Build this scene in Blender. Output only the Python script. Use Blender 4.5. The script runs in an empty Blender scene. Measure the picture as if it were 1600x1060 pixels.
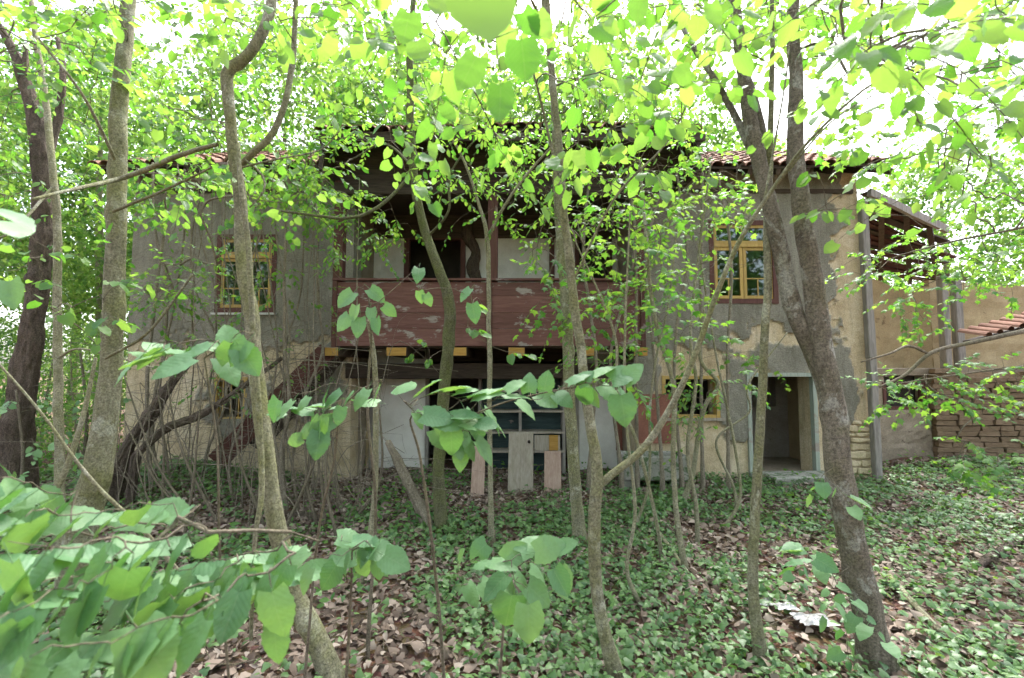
import bpy, math, random
import numpy as np
from mathutils import Vector, Matrix

# ------------------------------------------------------------------ camera, sky, sun, exposure
sc = bpy.context.scene
col = sc.collection
CAM_H, PITCH, FPX = 1.85, math.radians(3.9), 750.0
cd = bpy.data.cameras.new('camera'); cam = bpy.data.objects.new('camera', cd); col.objects.link(cam)
cam.location = (0, 0, CAM_H); cam.rotation_euler = (math.pi/2 + PITCH, 0, 0)
cd.sensor_width = 36; cd.lens = FPX/1600*36; cd.clip_start = 0.02; cd.clip_end = 1000
cd.dof.use_dof = True; cd.dof.focus_distance = 6.5; cd.dof.aperture_fstop = 2.8
sc.camera = cam
SUN_EL, SUN_AZ = math.radians(58), math.radians(18)      # azimuth from +Y towards +X: high, behind the house
w = bpy.data.worlds.new('World'); sc.world = w; w.use_nodes = True
nt = w.node_tree; nt.nodes.clear()
sky = nt.nodes.new('ShaderNodeTexSky'); sky.sky_type = 'NISHITA'; sky.sun_disc = False
sky.sun_elevation = SUN_EL; sky.sun_rotation = SUN_AZ; sky.air_density = 1.0; sky.dust_density = 4.0; sky.ozone_density = 1.0
hs = nt.nodes.new('ShaderNodeHueSaturation'); hs.inputs['Saturation'].default_value = 0.45   # overcast white
bg = nt.nodes.new('ShaderNodeBackground'); bg.inputs['Strength'].default_value = 0.15
wo = nt.nodes.new('ShaderNodeOutputWorld')
nt.links.new(sky.outputs[0], hs.inputs['Color']); nt.links.new(hs.outputs[0], bg.inputs[0]); nt.links.new(bg.outputs[0], wo.inputs[0])
sl = bpy.data.lights.new('sun', 'SUN'); sl.energy = 1.5; sl.angle = math.radians(25); sl.color = (1, .99, .96)
so = bpy.data.objects.new('sun', sl); col.objects.link(so)
so.rotation_euler = Vector((-math.sin(SUN_AZ)*math.cos(SUN_EL), -math.cos(SUN_AZ)*math.cos(SUN_EL), -math.sin(SUN_EL))).to_track_quat('-Z', 'Y').to_euler()
vs = sc.view_settings; vs.view_transform = 'Standard'; vs.look = 'None'; vs.gamma = 1; vs.use_curve_mapping = False
vs.exposure = 2.42
cy = sc.cycles; cy.use_denoising = True; cy.max_bounces = 9; cy.diffuse_bounces = 5; cy.transmission_bounces = 7; cy.glossy_bounces = 3
cy.transparent_max_bounces = 8; cy.sample_clamp_indirect = 6; cy.caustics_reflective = False; cy.caustics_refractive = False
cy.use_adaptive_sampling = True; cy.adaptive_threshold = 0.02

# ------------------------------------------------------------------ helpers
rng = np.random.default_rng(11); random.seed(5)
SP, CP = math.sin(PITCH), math.cos(PITCH)
def P(px, py, Y):
    u = (px-800)/FPX; v = (530-py)/FPX
    dy = CP - v*SP; dz = SP + v*CP; t = Y/dy
    return np.array((u*t, Y, CAM_H + dz*t))
def hgt(x, y):
    x = np.asarray(x, float); y = np.asarray(y, float)
    h = 0.035*np.sin(x*1.3+.4)*np.cos(y*1.1) + 0.02*np.sin(x*3.1+y*2.3) + 0.012*np.sin(x*7.3-y*5.1)
    h = h + 0.38*np.exp(-((x+5.0)/1.5)**2-((y-7.3)/1.0)**2)
    h = h + 0.22*np.clip((x-5.5)/3, 0, 1)*np.clip((y-6)/3, 0, 1)
    return h
def G(px, py):
    Y = 4.0
    for _ in range(25):
        p = P(px, py, Y); dz = p[2]-float(hgt(p[0], Y))
        slope = (p[2]-CAM_H)/Y
        Y = min(max(Y - dz/slope*0.8, .5), 60)
    return P(px, py, Y)
def nrm(v):
    v = np.asarray(v, float); n = np.linalg.norm(v, axis=-1, keepdims=True); return v/np.maximum(n, 1e-9)
def vnoise(p, seed=0):           # cheap smooth value noise, p (N,3) or (N,2)
    p = np.asarray(p, float); d = p.shape[1]; i = np.floor(p).astype(np.int64); f = p-i; f = f*f*(3-2*f); out = 0
    for c in range(2**d):
        b = [(c >> k) & 1 for k in range(d)]; h = np.full(len(p), seed*7919+17, np.int64); wgt = np.ones(len(p))
        for k in range(d):
            h = (h*31 + (i[:, k]+b[k])*(73856093, 19349663, 83492791)[k]) & 0x7fffffff
            wgt = wgt*(f[:, k] if b[k] else 1-f[:, k])
        h = (h ^ (h >> 13))*1274126177 & 0x7fffffff
        out = out + wgt*((h ^ (h >> 16)) & 0xffff)/65535.0
    return out
def fbm(p, s=0, o=4): return sum(vnoise(np.asarray(p)*2**k, s+k)*.5**k for k in range(o))/sum(.5**k for k in range(o))

ORG = {}
def tag(o, label, cat, group=None, kind=None):
    if label: o['label'] = label
    if cat: o['category'] = cat
    if group: o['group'] = group
    if kind: o['kind'] = kind
    return o
def empty(name, loc, label, cat, group=None):
    o = bpy.data.objects.new(name, None); col.objects.link(o); o.location = tuple(float(a) for a in loc); o.empty_display_size = .1
    ORG[o.name] = np.array(loc, float); return tag(o, label, cat, group)
def link(name, me, parent=None):
    o = bpy.data.objects.new(name, me); col.objects.link(o)
    if parent is not None:
        o.parent = parent; ORG[o.name] = ORG[parent.name]
    else: ORG[o.name] = np.zeros(3)
    return o
def npmesh(name, V, F, m, uv=None, smooth=False):
    """V (n,3); F list of (k,m) face arrays"""
    me = bpy.data.meshes.new(name)
    F = [np.asarray(f, np.int64) for f in F if len(f)]
    loops = np.concatenate([f.ravel() for f in F]); tot = np.concatenate([np.full(len(f), f.shape[1]) for f in F])
    me.vertices.add(len(V)); me.vertices.foreach_set('co', np.asarray(V, np.float32).ravel())
    me.loops.add(len(loops)); me.loops.foreach_set('vertex_index', loops.astype(np.int32))
    me.polygons.add(len(tot)); me.polygons.foreach_set('loop_start', (np.cumsum(tot)-tot).astype(np.int32))
    me.polygons.foreach_set('loop_total', tot.astype(np.int32))
    me.polygons.foreach_set('use_smooth', np.full(len(tot), smooth))
    if uv is not None:
        l = me.uv_layers.new(name='UVMap'); l.data.foreach_set('uv', np.asarray(uv, np.float32)[loops].ravel())
    if m is not None: me.materials.append(m)
    me.update(calc_edges=True); me.validate(); return me
class MB:
    def __init__(s): s.v = []; s.q = []; s.t = []; s.n = 0
    def add(s, V, q=None, t=None):
        V = np.asarray(V, float)
        if q is not None and len(q): s.q.append(np.asarray(q)+s.n)
        if t is not None and len(t): s.t.append(np.asarray(t)+s.n)
        s.v.append(V); s.n += len(V); return s
    def box(s, x0, x1, y0, y1, z0, z1, jit=0):
        V = np.array([(x, y, z) for x in (x0, x1) for y in (y0, y1) for z in (z0, z1)], float)
        if jit: V += rng.uniform(-jit, jit, V.shape)
        return s.add(V, [(0, 1, 3, 2), (4, 6, 7, 5), (0, 4, 5, 1), (2, 3, 7, 6), (0, 2, 6, 4), (1, 5, 7, 3)])
    def plank(s, x0, x1, y0, y1, z0, z1, n=8, jit=.004):     # long box along x with uneven edges
        xs = np.linspace(x0, x1, n+1); V = []
        for x in xs: V += [(x, y0, z0), (x, y1, z0), (x, y1, z1), (x, y0, z1)]
        V = np.array(V, float); V += rng.uniform(-jit, jit, V.shape)
        q = [(4*i+k, 4*i+(k+1) % 4, 4*i+4+(k+1) % 4, 4*i+4+k) for i in range(n) for k in range(4)]
        return s.add(V, q+[(0, 3, 2, 1), (4*n, 4*n+1, 4*n+2, 4*n+3)])
    def beam(s, p0, p1, a, b, up=(0, 0, 1), n=5, jit=.004):  # squared bar from p0 to p1, a wide, b high
        p0 = np.asarray(p0, float); p1 = np.asarray(p1, float); d = nrm(p1-p0); r = nrm(np.cross(d, up)); u = np.cross(r, d); V = []
        for t in np.linspace(0, 1, n+1):
            c = p0+(p1-p0)*t
            V += [c-r*a/2-u*b/2, c+r*a/2-u*b/2, c+r*a/2+u*b/2, c-r*a/2+u*b/2]
        V = np.array(V)+rng.uniform(-jit, jit, (len(V), 3))
        q = [(4*i+k, 4*i+(k+1) % 4, 4*i+4+(k+1) % 4, 4*i+4+k) for i in range(n) for k in range(4)]
        return s.add(V, q+[(0, 3, 2, 1), (4*n, 4*n+1, 4*n+2, 4*n+3)])
    def tube(s, pts, rad, sides=8, rough=0., seed=0, freq=1.4):
        pts = np.asarray(pts, float); rad = np.asarray(rad, float); n = len(pts)
        T = nrm(np.gradient(pts, axis=0)); ref = np.array((.31, .9, .17)); ref = ref if abs(T[0]@nrm(ref)) < .9 else np.array((1., 0, 0))
        A = nrm(np.cross(T, ref)); B = np.cross(T, A); a = np.linspace(0, 2*np.pi, sides, endpoint=False)
        rr = np.repeat(rad[:, None], sides, 1)
        if rough:
            q = np.stack([np.repeat(np.cumsum(np.r_[0, np.linalg.norm(np.diff(pts, axis=0), axis=1)])[:, None], sides, 1)*5,
                          np.cos(a)[None]*freq+np.zeros((n, 1))+9, np.sin(a)[None]*freq+np.zeros((n, 1))+seed*3.7], -1).reshape(-1, 3)
            rr = rr*(1+rough*(fbm(q, seed, 3).reshape(n, sides)-.5)*2)
            if rad.max() > .035 and n > 15:
                kr = np.random.default_rng(seed+77); L_ = np.cumsum(np.r_[0, np.linalg.norm(np.diff(pts, axis=0), axis=1)])
                for _ in range(int(L_[-1]*2.2)):
                    l0 = kr.uniform(.3, L_[-1]); a0 = kr.uniform(0, 6.28); da = (a-a0+np.pi) % (2*np.pi)-np.pi; rm = np.interp(l0, L_, rad)
                    rr = rr*(1+kr.uniform(.12, .34)*np.exp(-((L_[:, None]-l0)/(rm*.8))**2-(da[None]/.5)**2))
                fl = np.exp(-L_/.22); rr = rr*(1+fl[:, None]*(.28*np.cos(3*a+seed)+.16*np.cos(5*a+2*seed))[None])
        V = pts[:, None]+rr[..., None]*(np.cos(a)[None, :, None]*A[:, None]+np.sin(a)[None, :, None]*B[:, None])
        i = np.arange(n-1)[:, None]*sides; k = np.arange(sides)[None]; k2 = (k+1) % sides
        q = np.stack([i+k, i+k2, i+sides+k2, i+sides+k], -1).reshape(-1, 4)
        V = np.concatenate([V.reshape(-1, 3), pts[-1:]+T[-1:]*rad[-1]*.6]); m = len(V)-1
        t = [((n-1)*sides+j, (n-1)*sides+(j+1) % sides, m) for j in range(sides)]
        return s.add(V, q, t)
    def mesh(s, name, m, org=0, smooth=False):
        return npmesh(name, np.concatenate(s.v)-org, [np.concatenate(s.q) if s.q else [], np.concatenate(s.t) if s.t else []], m, smooth=smooth)
    def build(s, name, m, parent=None, smooth=False, label=None, kind=None, bevel=0):
        o = link(name, s.mesh(name, m, ORG[parent.name] if parent is not None else 0, smooth), parent)
        if label: o['label'] = label
        if kind: o['kind'] = kind
        if bevel:
            b = o.modifiers.new('bevel', 'BEVEL'); b.width = bevel; b.segments = 1
        return o
def solo(name, mb, m, label, cat, group=None, smooth=False, bevel=0):
    V = np.concatenate(mb.v); org = np.array((V[:, 0].mean(), V[:, 1].mean(), V[:, 2].min()))
    o = link(name, mb.mesh(name, m, org, smooth)); o.location = tuple(org); ORG[o.name] = org
    if bevel: b = o.modifiers.new('bevel', 'BEVEL'); b.width = bevel; b.segments = 1
    return tag(o, label, cat, group)
def smooth_path(pts, step=.08):      # Catmull-Rom over rows of any width
    pts = np.asarray(pts, float); p = np.vstack([2*pts[0]-pts[1], pts, 2*pts[-1]-pts[-2]]); out = []
    for i in range(1, len(p)-2):
        n = max(2, int(np.linalg.norm(p[i+1, :3]-p[i, :3])/step))
        t = np.linspace(0, 1, n, endpoint=False)[:, None]
        out.append(.5*(2*p[i]+(p[i+1]-p[i-1])*t+(2*p[i-1]-5*p[i]+4*p[i+1]-p[i+2])*t**2+(3*p[i]-p[i-1]-3*p[i+1]+p[i+2])*t**3))
    return np.vstack(out+[pts[-1:]])

# ------------------------------------------------------------------ materials
class NT:
    def __init__(s, name):
        s.m = bpy.data.materials.new(name); s.m.use_nodes = True; s.t = s.m.node_tree; s.t.nodes.clear()
        s.out = s.n('ShaderNodeOutputMaterial'); s.tc = s.n('ShaderNodeTexCoord')
    def n(s, k, **kw):
        x = s.t.nodes.new(k)
        for a, b in kw.items(): setattr(x, a, b)
        return x
    def l(s, a, b): s.t.links.new(a, b)
    def put(s, sock, v):
        if isinstance(v, bpy.types.NodeSocket): s.l(v, sock)
        else: sock.default_value = v if not isinstance(v, tuple) or len(v) != 3 or sock.type != 'RGBA' else (*v, 1)
    def map(s, scale=(1, 1, 1), src='Object', rot=(0, 0, 0)):
        m = s.n('ShaderNodeMapping'); s.l(s.tc.outputs[src], m.inputs[0]); m.inputs['Scale'].default_value = scale; m.inputs['Rotation'].default_value = rot; return m.outputs[0]
    def noise(s, scale, vec=None, detail=5, rough=.6, dist=0):
        x = s.n('ShaderNodeTexNoise'); x.inputs['Scale'].default_value = scale; x.inputs['Detail'].default_value = detail; x.inputs['Roughness'].default_value = rough; x.inputs['Distortion'].default_value = dist
        s.l(vec if vec is not None else s.tc.outputs['Object'], x.inputs['Vector']); return x.outputs[0]
    def ramp(s, f, stops):
        x = s.n('ShaderNodeValToRGB'); s.l(f, x.inputs[0]); e = x.color_ramp.elements
        while len(e) < len(stops): e.new(.5)
        for i, (p, c) in enumerate(stops):
            e[i].position = p; e[i].color = (*c, 1) if isinstance(c, tuple) else (c, c, c, 1)
        return x.outputs[0]
    def mix(s, f, a, b, mode='MIX'):
        x = s.n('ShaderNodeMix', data_type='RGBA', blend_type=mode); s.put(x.inputs[0], f); s.put(x.inputs[6], a); s.put(x.inputs[7], b); return x.outputs[2]
    def math(s, op, a, b=0., c=0.):
        x = s.n('ShaderNodeMath', operation=op); s.put(x.inputs[0], a); s.put(x.inputs[1], b); s.put(x.inputs[2], c); return x.outputs[0]
    def bump(s, h, st=.5, d=.01):
        x = s.n('ShaderNodeBump'); x.inputs['Strength'].default_value = st; x.inputs['Distance'].default_value = d; s.l(h, x.inputs['Height']); return x.outputs[0]
    def bsdf(s, c, rough=.8, normal=None, spec=.3):
        x = s.n('ShaderNodeBsdfPrincipled'); s.put(x.inputs['Base Color'], c); s.put(x.inputs['Roughness'], rough); x.inputs['Specular IOR Level'].default_value = spec
        if normal is not None: s.l(normal, x.inputs['Normal'])
        return x.outputs[0]
    def done(s, sh): s.l(sh, s.out.inputs[0]); return s.m

def stained(name, a, b, c=None, scale=3, fine=60, rough=.9, bump=.5, bd=.01, c_at=.62):
    t = NT(name); n1 = t.noise(scale, detail=8, rough=.65); col_ = t.ramp(n1, [(.35, a), (.62, b)])
    if c is not None:
        col_ = t.mix(t.ramp(t.noise(scale*2.3, detail=9, rough=.7, dist=.4), [(c_at, 0.), (c_at+.05, 1.)]), col_, c)
    n2 = t.noise(fine, detail=4); col_ = t.mix(.35, col_, t.ramp(n2, [(.3, .25), (.7, .75)]), 'OVERLAY')
    return t.done(t.bsdf(col_, rough, t.bump(t.math('ADD', n2, t.math('MULTIPLY', n1, .6)), bump, bd), .2))
def wood(name, a, b, peel=None, peel_at=.6, axis='X', rough=.75, bump=.5, var=.25):
    t = NT(name); sc_ = {'X': (1.2, 14, 14), 'Y': (14, 1.2, 14), 'Z': (14, 14, 1.2)}[axis]
    v = t.map(sc_); n = t.noise(2.2, v, 8, .6, .7); n3 = t.noise(7, v, 3)
    c = t.ramp(t.math('ADD', t.math('MULTIPLY', n, .7), t.math('MULTIPLY', n3, .3)), [(.36, a), (.62, b)])
    r = t.n('ShaderNodeObjectInfo').outputs['Random']
    c = t.mix(1., c, t.ramp(r, [(0, 1-var), (1, 1.)]), 'MULTIPLY')
    if peel is not None:
        pm = t.ramp(t.math('ADD', t.math('MULTIPLY', t.noise(4.5, t.map((.6, 1, 1)), 9, .62, .3), .85), t.math('MULTIPLY', n3, .15)), [(peel_at, 0.), (peel_at+.035, 1.)])
        c = t.mix(pm, c, t.mix(n, (.22, .19, .17), peel)); h = t.math('SUBTRACT', n, t.math('MULTIPLY', pm, .5))
    else: h = n
    return t.done(t.bsdf(c, rough, t.bump(h, bump, .006), .25))
def bark(name, a, b, moss=None, moss_at=.55, pale=None, ring=True, bump=.8, bd=.012):
    t = NT(name); v = t.map((7, 7, 2.4)); n = t.noise(3, v, 9, .7, .8); big = t.noise(2.3, t.map((1, 1, .6)), 6, .65)
    c = t.ramp(t.math('ADD', t.math('MULTIPLY', n, .65), t.math('MULTIPLY', big, .35)), [(.36, a), (.62, b)])
    fine = t.noise(70, None, 5, .75); h = t.math('ADD', n, t.math('MULTIPLY', fine, .35))
    if ring:
        nr = t.noise(3, t.map((5, 5, 26)), 6, .7, 1.2); c = t.mix(.28, c, t.ramp(nr, [(.35, .25), (.65, .75)]), 'OVERLAY')
        le = t.ramp(t.noise(1., t.map((22, 22, 95)), 2, .5), [(.66, 0.), (.72, 1.)]); c = t.mix(t.math('MULTIPLY', le, .55), c, a); h = t.math('ADD', h, t.math('ADD', t.math('MULTIPLY', nr, .25), t.math('MULTIPLY', le, .3)))
    if pale is not None:
        lich = t.ramp(t.noise(5.5, t.map((1, 1, .7)), 9, .72, .4), [(.55, 0.), (.60, 1.)]); c = t.mix(t.math('MULTIPLY', lich, .8), c, pale)
    if moss is not None: c = t.mix(t.math('MULTIPLY', t.ramp(t.noise(2.6, None, 9, .75), [(moss_at-.08, 0.), (moss_at+.12, 1.)]), .75), c, moss)
    c = t.mix(.65, c, t.ramp(fine, [(.35, .12), (.65, .88)]), 'OVERLAY')
    return t.done(t.bsdf(c, .88, t.bump(h, bump, bd*1.5), .2))
def leaf(name, dark, light, tr_dark, tr_light, per='island', trans=.45, rough=.42, vein=False, spec=.45):
    t = NT(name)
    r = t.n('ShaderNodeNewGeometry').outputs['Random Per Island'] if per == 'island' else t.n('ShaderNodeObjectInfo').outputs['Random']
    c = t.mix(r, dark, light); tr = t.mix(r, tr_dark, tr_light); nor = None
    sp = t.noise(9 if per != 'island' else 3, None, 4); c = t.mix(.3, c, t.ramp(sp, [(.3, .3), (.7, .7)]), 'OVERLAY')
    if vein:
        s = t.n('ShaderNodeSeparateXYZ'); t.l(t.tc.outputs['UV'], s.inputs[0]); ax = t.math('ABSOLUTE', s.outputs[0])
        ph = t.math('FRACT', t.math('MULTIPLY', t.math('SUBTRACT', s.outputs[1], t.math('MULTIPLY', ax, .75)), 7.5))
        side = t.ramp(t.math('ABSOLUTE', t.math('SUBTRACT', ph, .5)), [(.0, 1.), (.07, 0.)])
        mid = t.ramp(ax, [(.006, 1.), (.02, 0.)]); vm = t.math('MAXIMUM', side, mid)
        c = t.mix(t.math('MULTIPLY', vm, .5), c, t.mix(.55, light, (.30, .42, .22)))
        tr = t.mix(t.math('MULTIPLY', vm, .35), tr, t.mix(.6, tr, (.12, .2, .01)))
        bul = t.ramp(t.math('ABSOLUTE', t.math('SUBTRACT', ph, .5)), [(.0, 0.), (.5, 1.)])
        nor = t.bump(t.math('ADD', bul, t.math('MULTIPLY', t.noise(35, t.map((1, 1, 1), 'UV'), 3), .9)), .17, .003)
        sp_ = t.ramp(t.noise(11, t.map((1, 1, 1), 'Object'), 6, .7), [(.70, 0.), (.73, 1.)]); c = t.mix(t.math('MULTIPLY', sp_, .8), c, (.20, .15, .06))
    a = t.bsdf(c, rough, nor, spec); b = t.n('ShaderNodeBsdfTranslucent'); t.l(tr, b.inputs[0])
    m = t.n('ShaderNodeMixShader'); m.inputs[0].default_value = trans; t.l(a, m.inputs[1]); t.l(b.outputs[0], m.inputs[2])
    return t.done(m.outputs[0])

M = {}
t = NT('wall_stucco')       # mud plaster with a grey roughcast coat where the 'coat' attribute is 1
at = t.n('ShaderNodeAttribute', attribute_name='coat').outputs['Fac']
mud = t.ramp(t.noise(2.2, None, 9, .7), [(.3, (.40, .31, .185)), (.5, (.54, .445, .29)), (.7, (.62, .54, .395))])
gry = t.ramp(t.noise(1.3, t.map((1, 1, .6)), 9, .7), [(.3, (.165, .156, .122)), (.5, (.25, .238, .19)), (.72, (.36, .345, .28))])
fine = t.noise(55, None, 5, .7); c = t.mix(at, mud, gry)
drip = t.ramp(t.noise(2.4, t.map((2.5, 2.5, .28)), 7, .7), [(.5, 0.), (.75, .55)]); c = t.mix(drip, c, (.10, .09, .06))
c = t.mix(.42, c, t.ramp(fine, [(.35, .2), (.65, .8)]), 'OVERLAY')
vo = t.noise(26, t.map((.7, 1, 1.3), rot=(0, .5, 0)), 4, .7)
M['stucco'] = t.done(t.bsdf(c, .95, t.bump(t.math('ADD', t.math('MULTIPLY', vo, at), t.math('MULTIPLY', fine, .5)), .9, .02), .15))
M['inner_shade'] = stained('shade_dark_plaster', (.05, .045, .04), (.09, .08, .07), None, 2, 40, bump=.5)  # near-black colour carries the shade of the unlit rooms
M['plaster'] = stained('white_plaster', (.66, .645, .58), (.84, .83, .77), (.50, .44, .32), 1.6, 70, bump=.3, c_at=.68)
M['mud'] = stained('mud_plaster', (.33, .25, .14), (.44, .35, .205), (.22, .165, .10), 1.8, 50, bump=.6)
M['mudgrey'] = stained('grey_mud', (.22, .18, .13), (.33, .28, .21), (.14, .11, .08), 2.4, 40, bump=.7)
M['adobe'] = stained('adobe', (.22, .155, .095), (.34, .25, .16), (.15, .105, .07), 4, 45, bump=.9, bd=.02)
M['stone'] = stained('rubble_stone', (.40, .33, .20), (.52, .44, .29), (.28, .23, .13), 5, 40, bump=.8)
M['terra_paint'] = stained('terracotta_paint', (.20, .085, .06), (.29, .13, .09), (.42, .34, .25), 3, 60, bump=.3, c_at=.68)
M['concrete'] = stained('mossy_concrete', (.27, .27, .23), (.38, .37, .32), (.10, .15, .07), 3.2, 60, bump=.6, c_at=.5)
M['inside'] = stained('interior_plaster', (.24, .21, .18), (.34, .31, .27), (.15, .12, .095), 1.5, 40, bump=.5)
M['brown'] = wood('brown_paint', (.135, .058, .047), (.215, .105, .086), (.42, .37, .33), .57, rough=.6)
M['brownz'] = wood('brown_paint_upright', (.09, .038, .03), (.145, .065, .051), (.36, .30, .26), .62, axis='Z', rough=.65)
M['darkwood'] = wood('dark_weathered_timber', (.045, .034, .025), (.10, .075, .055), None, bump=.8)
M['darkwoody'] = wood('dark_rafter_timber', (.05, .036, .026), (.11, .08, .058), None, axis='Y', bump=.8)
M['greywood'] = wood('grey_weathered_timber', (.22, .20, .175), (.42, .39, .35), None, axis='Z', bump=.8)
M['palewood'] = wood('pale_board', (.34, .29, .225), (.50, .45, .37), (.30, .23, .17), .62, axis='Z')
M['pinkwood'] = wood('pinkish_board', (.33, .22, .17), (.46, .34, .27), (.25, .19, .14), .6, axis='Z')
M['redwood'] = wood('oxblood_paint', (.075, .033, .025), (.14, .06, .046), (.26, .2, .16), .6)
M['yellow'] = wood('yellow_paint', (.42, .275, .07), (.55, .39, .13), (.40, .34, .26), .64, axis='Z', rough=.55)
M['ochre'] = wood('ochre_end_grain', (.42, .23, .05), (.55, .33, .09), (.22, .15, .09), .6)
M['greenpaint'] = wood('pale_green_paint', (.27, .32, .26), (.42, .46, .39), (.40, .36, .29), .55, axis='Z')
M['whitepaint'] = wood('white_sill_paint', (.50, .50, .46), (.66, .66, .62), (.3, .27, .22), .62)
M['bluepaint'] = wood('faded_teal_paint', (.03, .05, .052), (.06, .095, .095), (.25, .22, .18), .62)
t = NT('roof_tile'); r = t.n('ShaderNodeObjectInfo').outputs['Random']
c = t.ramp(t.noise(6, None, 8, .7), [(.3, (.20, .105, .075)), (.6, (.31, .175, .125)), (.75, (.27, .24, .18))]); c = t.mix(1., c, t.ramp(r, [(0, .7), (1, 1.)]), 'MULTIPLY')
M['tile'] = t.done(t.bsdf(c, .9, t.bump(t.noise(60), .4, .006), .2))
t = NT('window_glass'); tb = t.n('ShaderNodeBsdfTransparent'); tb.inputs[0].default_value = (.82, .88, .85, 1)
gl = t.n('ShaderNodeBsdfGlossy'); gl.inputs['Roughness'].default_value = .03; gl.inputs[0].default_value = (.9, .95, .95, 1)
fr = t.n('ShaderNodeFresnel'); fr.inputs[0].default_value = 1.55; mx = t.n('ShaderNodeMixShader'); t.l(t.math('ADD', fr.outputs[0], .03), mx.inputs[0]); t.l(tb.outputs[0], mx.inputs[1]); t.l(gl.outputs[0], mx.inputs[2])
M['glass'] = t.done(mx.outputs[0])
t = NT('white_plastic'); M['plastic'] = t.done(t.bsdf(t.ramp(t.noise(5), [(.35, (.20, .19, .17)), (.55, (.42, .42, .42)), (.7, (.52, .53, .54))]), .35, t.bump(t.noise(30, None, 5), .6, .01), .5))
# soil and litter
t = NT('forest_soil'); n = t.noise(5, None, 10, .72); n2 = t.noise(38, None, 6, .7); v = t.n('ShaderNodeTexVoronoi'); v.inputs['Scale'].default_value = 16; t.l(t.tc.outputs['Object'], v.inputs[0])
c = t.ramp(n, [(.3, (.075, .048, .032)), (.5, (.14, .095, .065)), (.7, (.22, .16, .115))]); c = t.mix(.5, c, t.mix(.6, v.outputs['Color'], (.5, .42, .36), 'MIX'), 'OVERLAY')
M['soil'] = t.done(t.bsdf(c, .95, t.bump(t.math('ADD', n2, v.outputs['Distance']), 1., .03), .15))
M['bark_grey'] = bark('grey_green_bark', (.125, .118, .075), (.29, .275, .19), (.16, .165, .055), .51, (.38, .38, .30))
M['bark_brown'] = bark('brown_cherry_bark', (.09, .075, .055), (.22, .19, .15), (.13, .125, .06), .58, (.31, .305, .265))
M['bark_moss'] = bark('mossy_dark_bark', (.07, .066, .042), (.17, .16, .105), (.11, .13, .035), .46)
M['bark_old'] = bark('old_furrowed_bark', (.07, .055, .044), (.24, .185, .145), (.085, .085, .04), .58, None, False, 1., .05)
M['bark_pale'] = bark('pale_sapling_bark', (.14, .13, .085), (.32, .30, .21), (.16, .165, .065), .53, (.36, .35, .28), True, .5, .004)
M['bark_twig'] = bark('brown_twig_bark', (.085, .072, .05), (.20, .17, .125), (.13, .13, .06), .58, None, False, .4, .004)
M['vine'] = bark('dry_vine_bark', (.12, .102, .072), (.28, .245, .185), (.14, .14, .07), .64, None, False, .8, .008)
# leaves
M['leaf_big'] = leaf('broad_leaf', (.050, .145, .040), (.115, .240, .065), (.17, .44, .035), (.40, .64, .09), 'object', .52, .5, True, .4)
M['leaf_low'] = leaf('sky_sheen_leaf', (.095, .215, .095), (.165, .31, .135), (.15, .38, .05), (.34, .58, .09), 'object', .32, .5, True, .5)  # sky sheen on the low leaves is put into this paler base colour
M['leaf_lowmass'] = leaf('sky_sheen_leaf_mass', (.09, .20, .09), (.155, .29, .13), (.13, .35, .05), (.30, .52, .09), 'island', .32, .5, False, .5)  # same leaf for baked crowns, sky sheen painted into the colour
M['leaf_mass'] = leaf('broad_leaf_mass', (.045, .14, .035), (.120, .245, .065), (.13, .40, .03), (.42, .64, .09), 'island', .48, .5, False, .35)
M['leaf_small'] = leaf('small_leaf_mass', (.045, .145, .035), (.130, .26, .065), (.12, .38, .03), (.39, .62, .07), 'island', .46, .5, False, .4)
M['leaf_far'] = leaf('far_leaf_mass', (.045, .125, .035), (.120, .225, .065), (.14, .36, .05), (.43, .61, .12), 'island', .5, .6, False, .3)
M['leaf_dark'] = leaf('dark_leaf_mass', (.030, .085, .030), (.075, .165, .05), (.09, .27, .025), (.22, .42, .06), 'island', .42, .55, False, .3)
M['leaf_ivy'] = leaf('ivy_leaf', (.045, .118, .036), (.165, .29, .095), (.10, .28, .03), (.28, .46, .07), 'island', .28, .42, False, .55)
t = NT('dead_leaf'); r = t.n('ShaderNodeNewGeometry').outputs['Random Per Island']
c = t.ramp(r, [(0., (.08, .055, .04)), (.35, (.165, .12, .09)), (.7, (.27, .205, .16)), (1., (.40, .33, .27))])
M['dead'] = t.done(t.bsdf(c, .7, None, .3))

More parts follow.
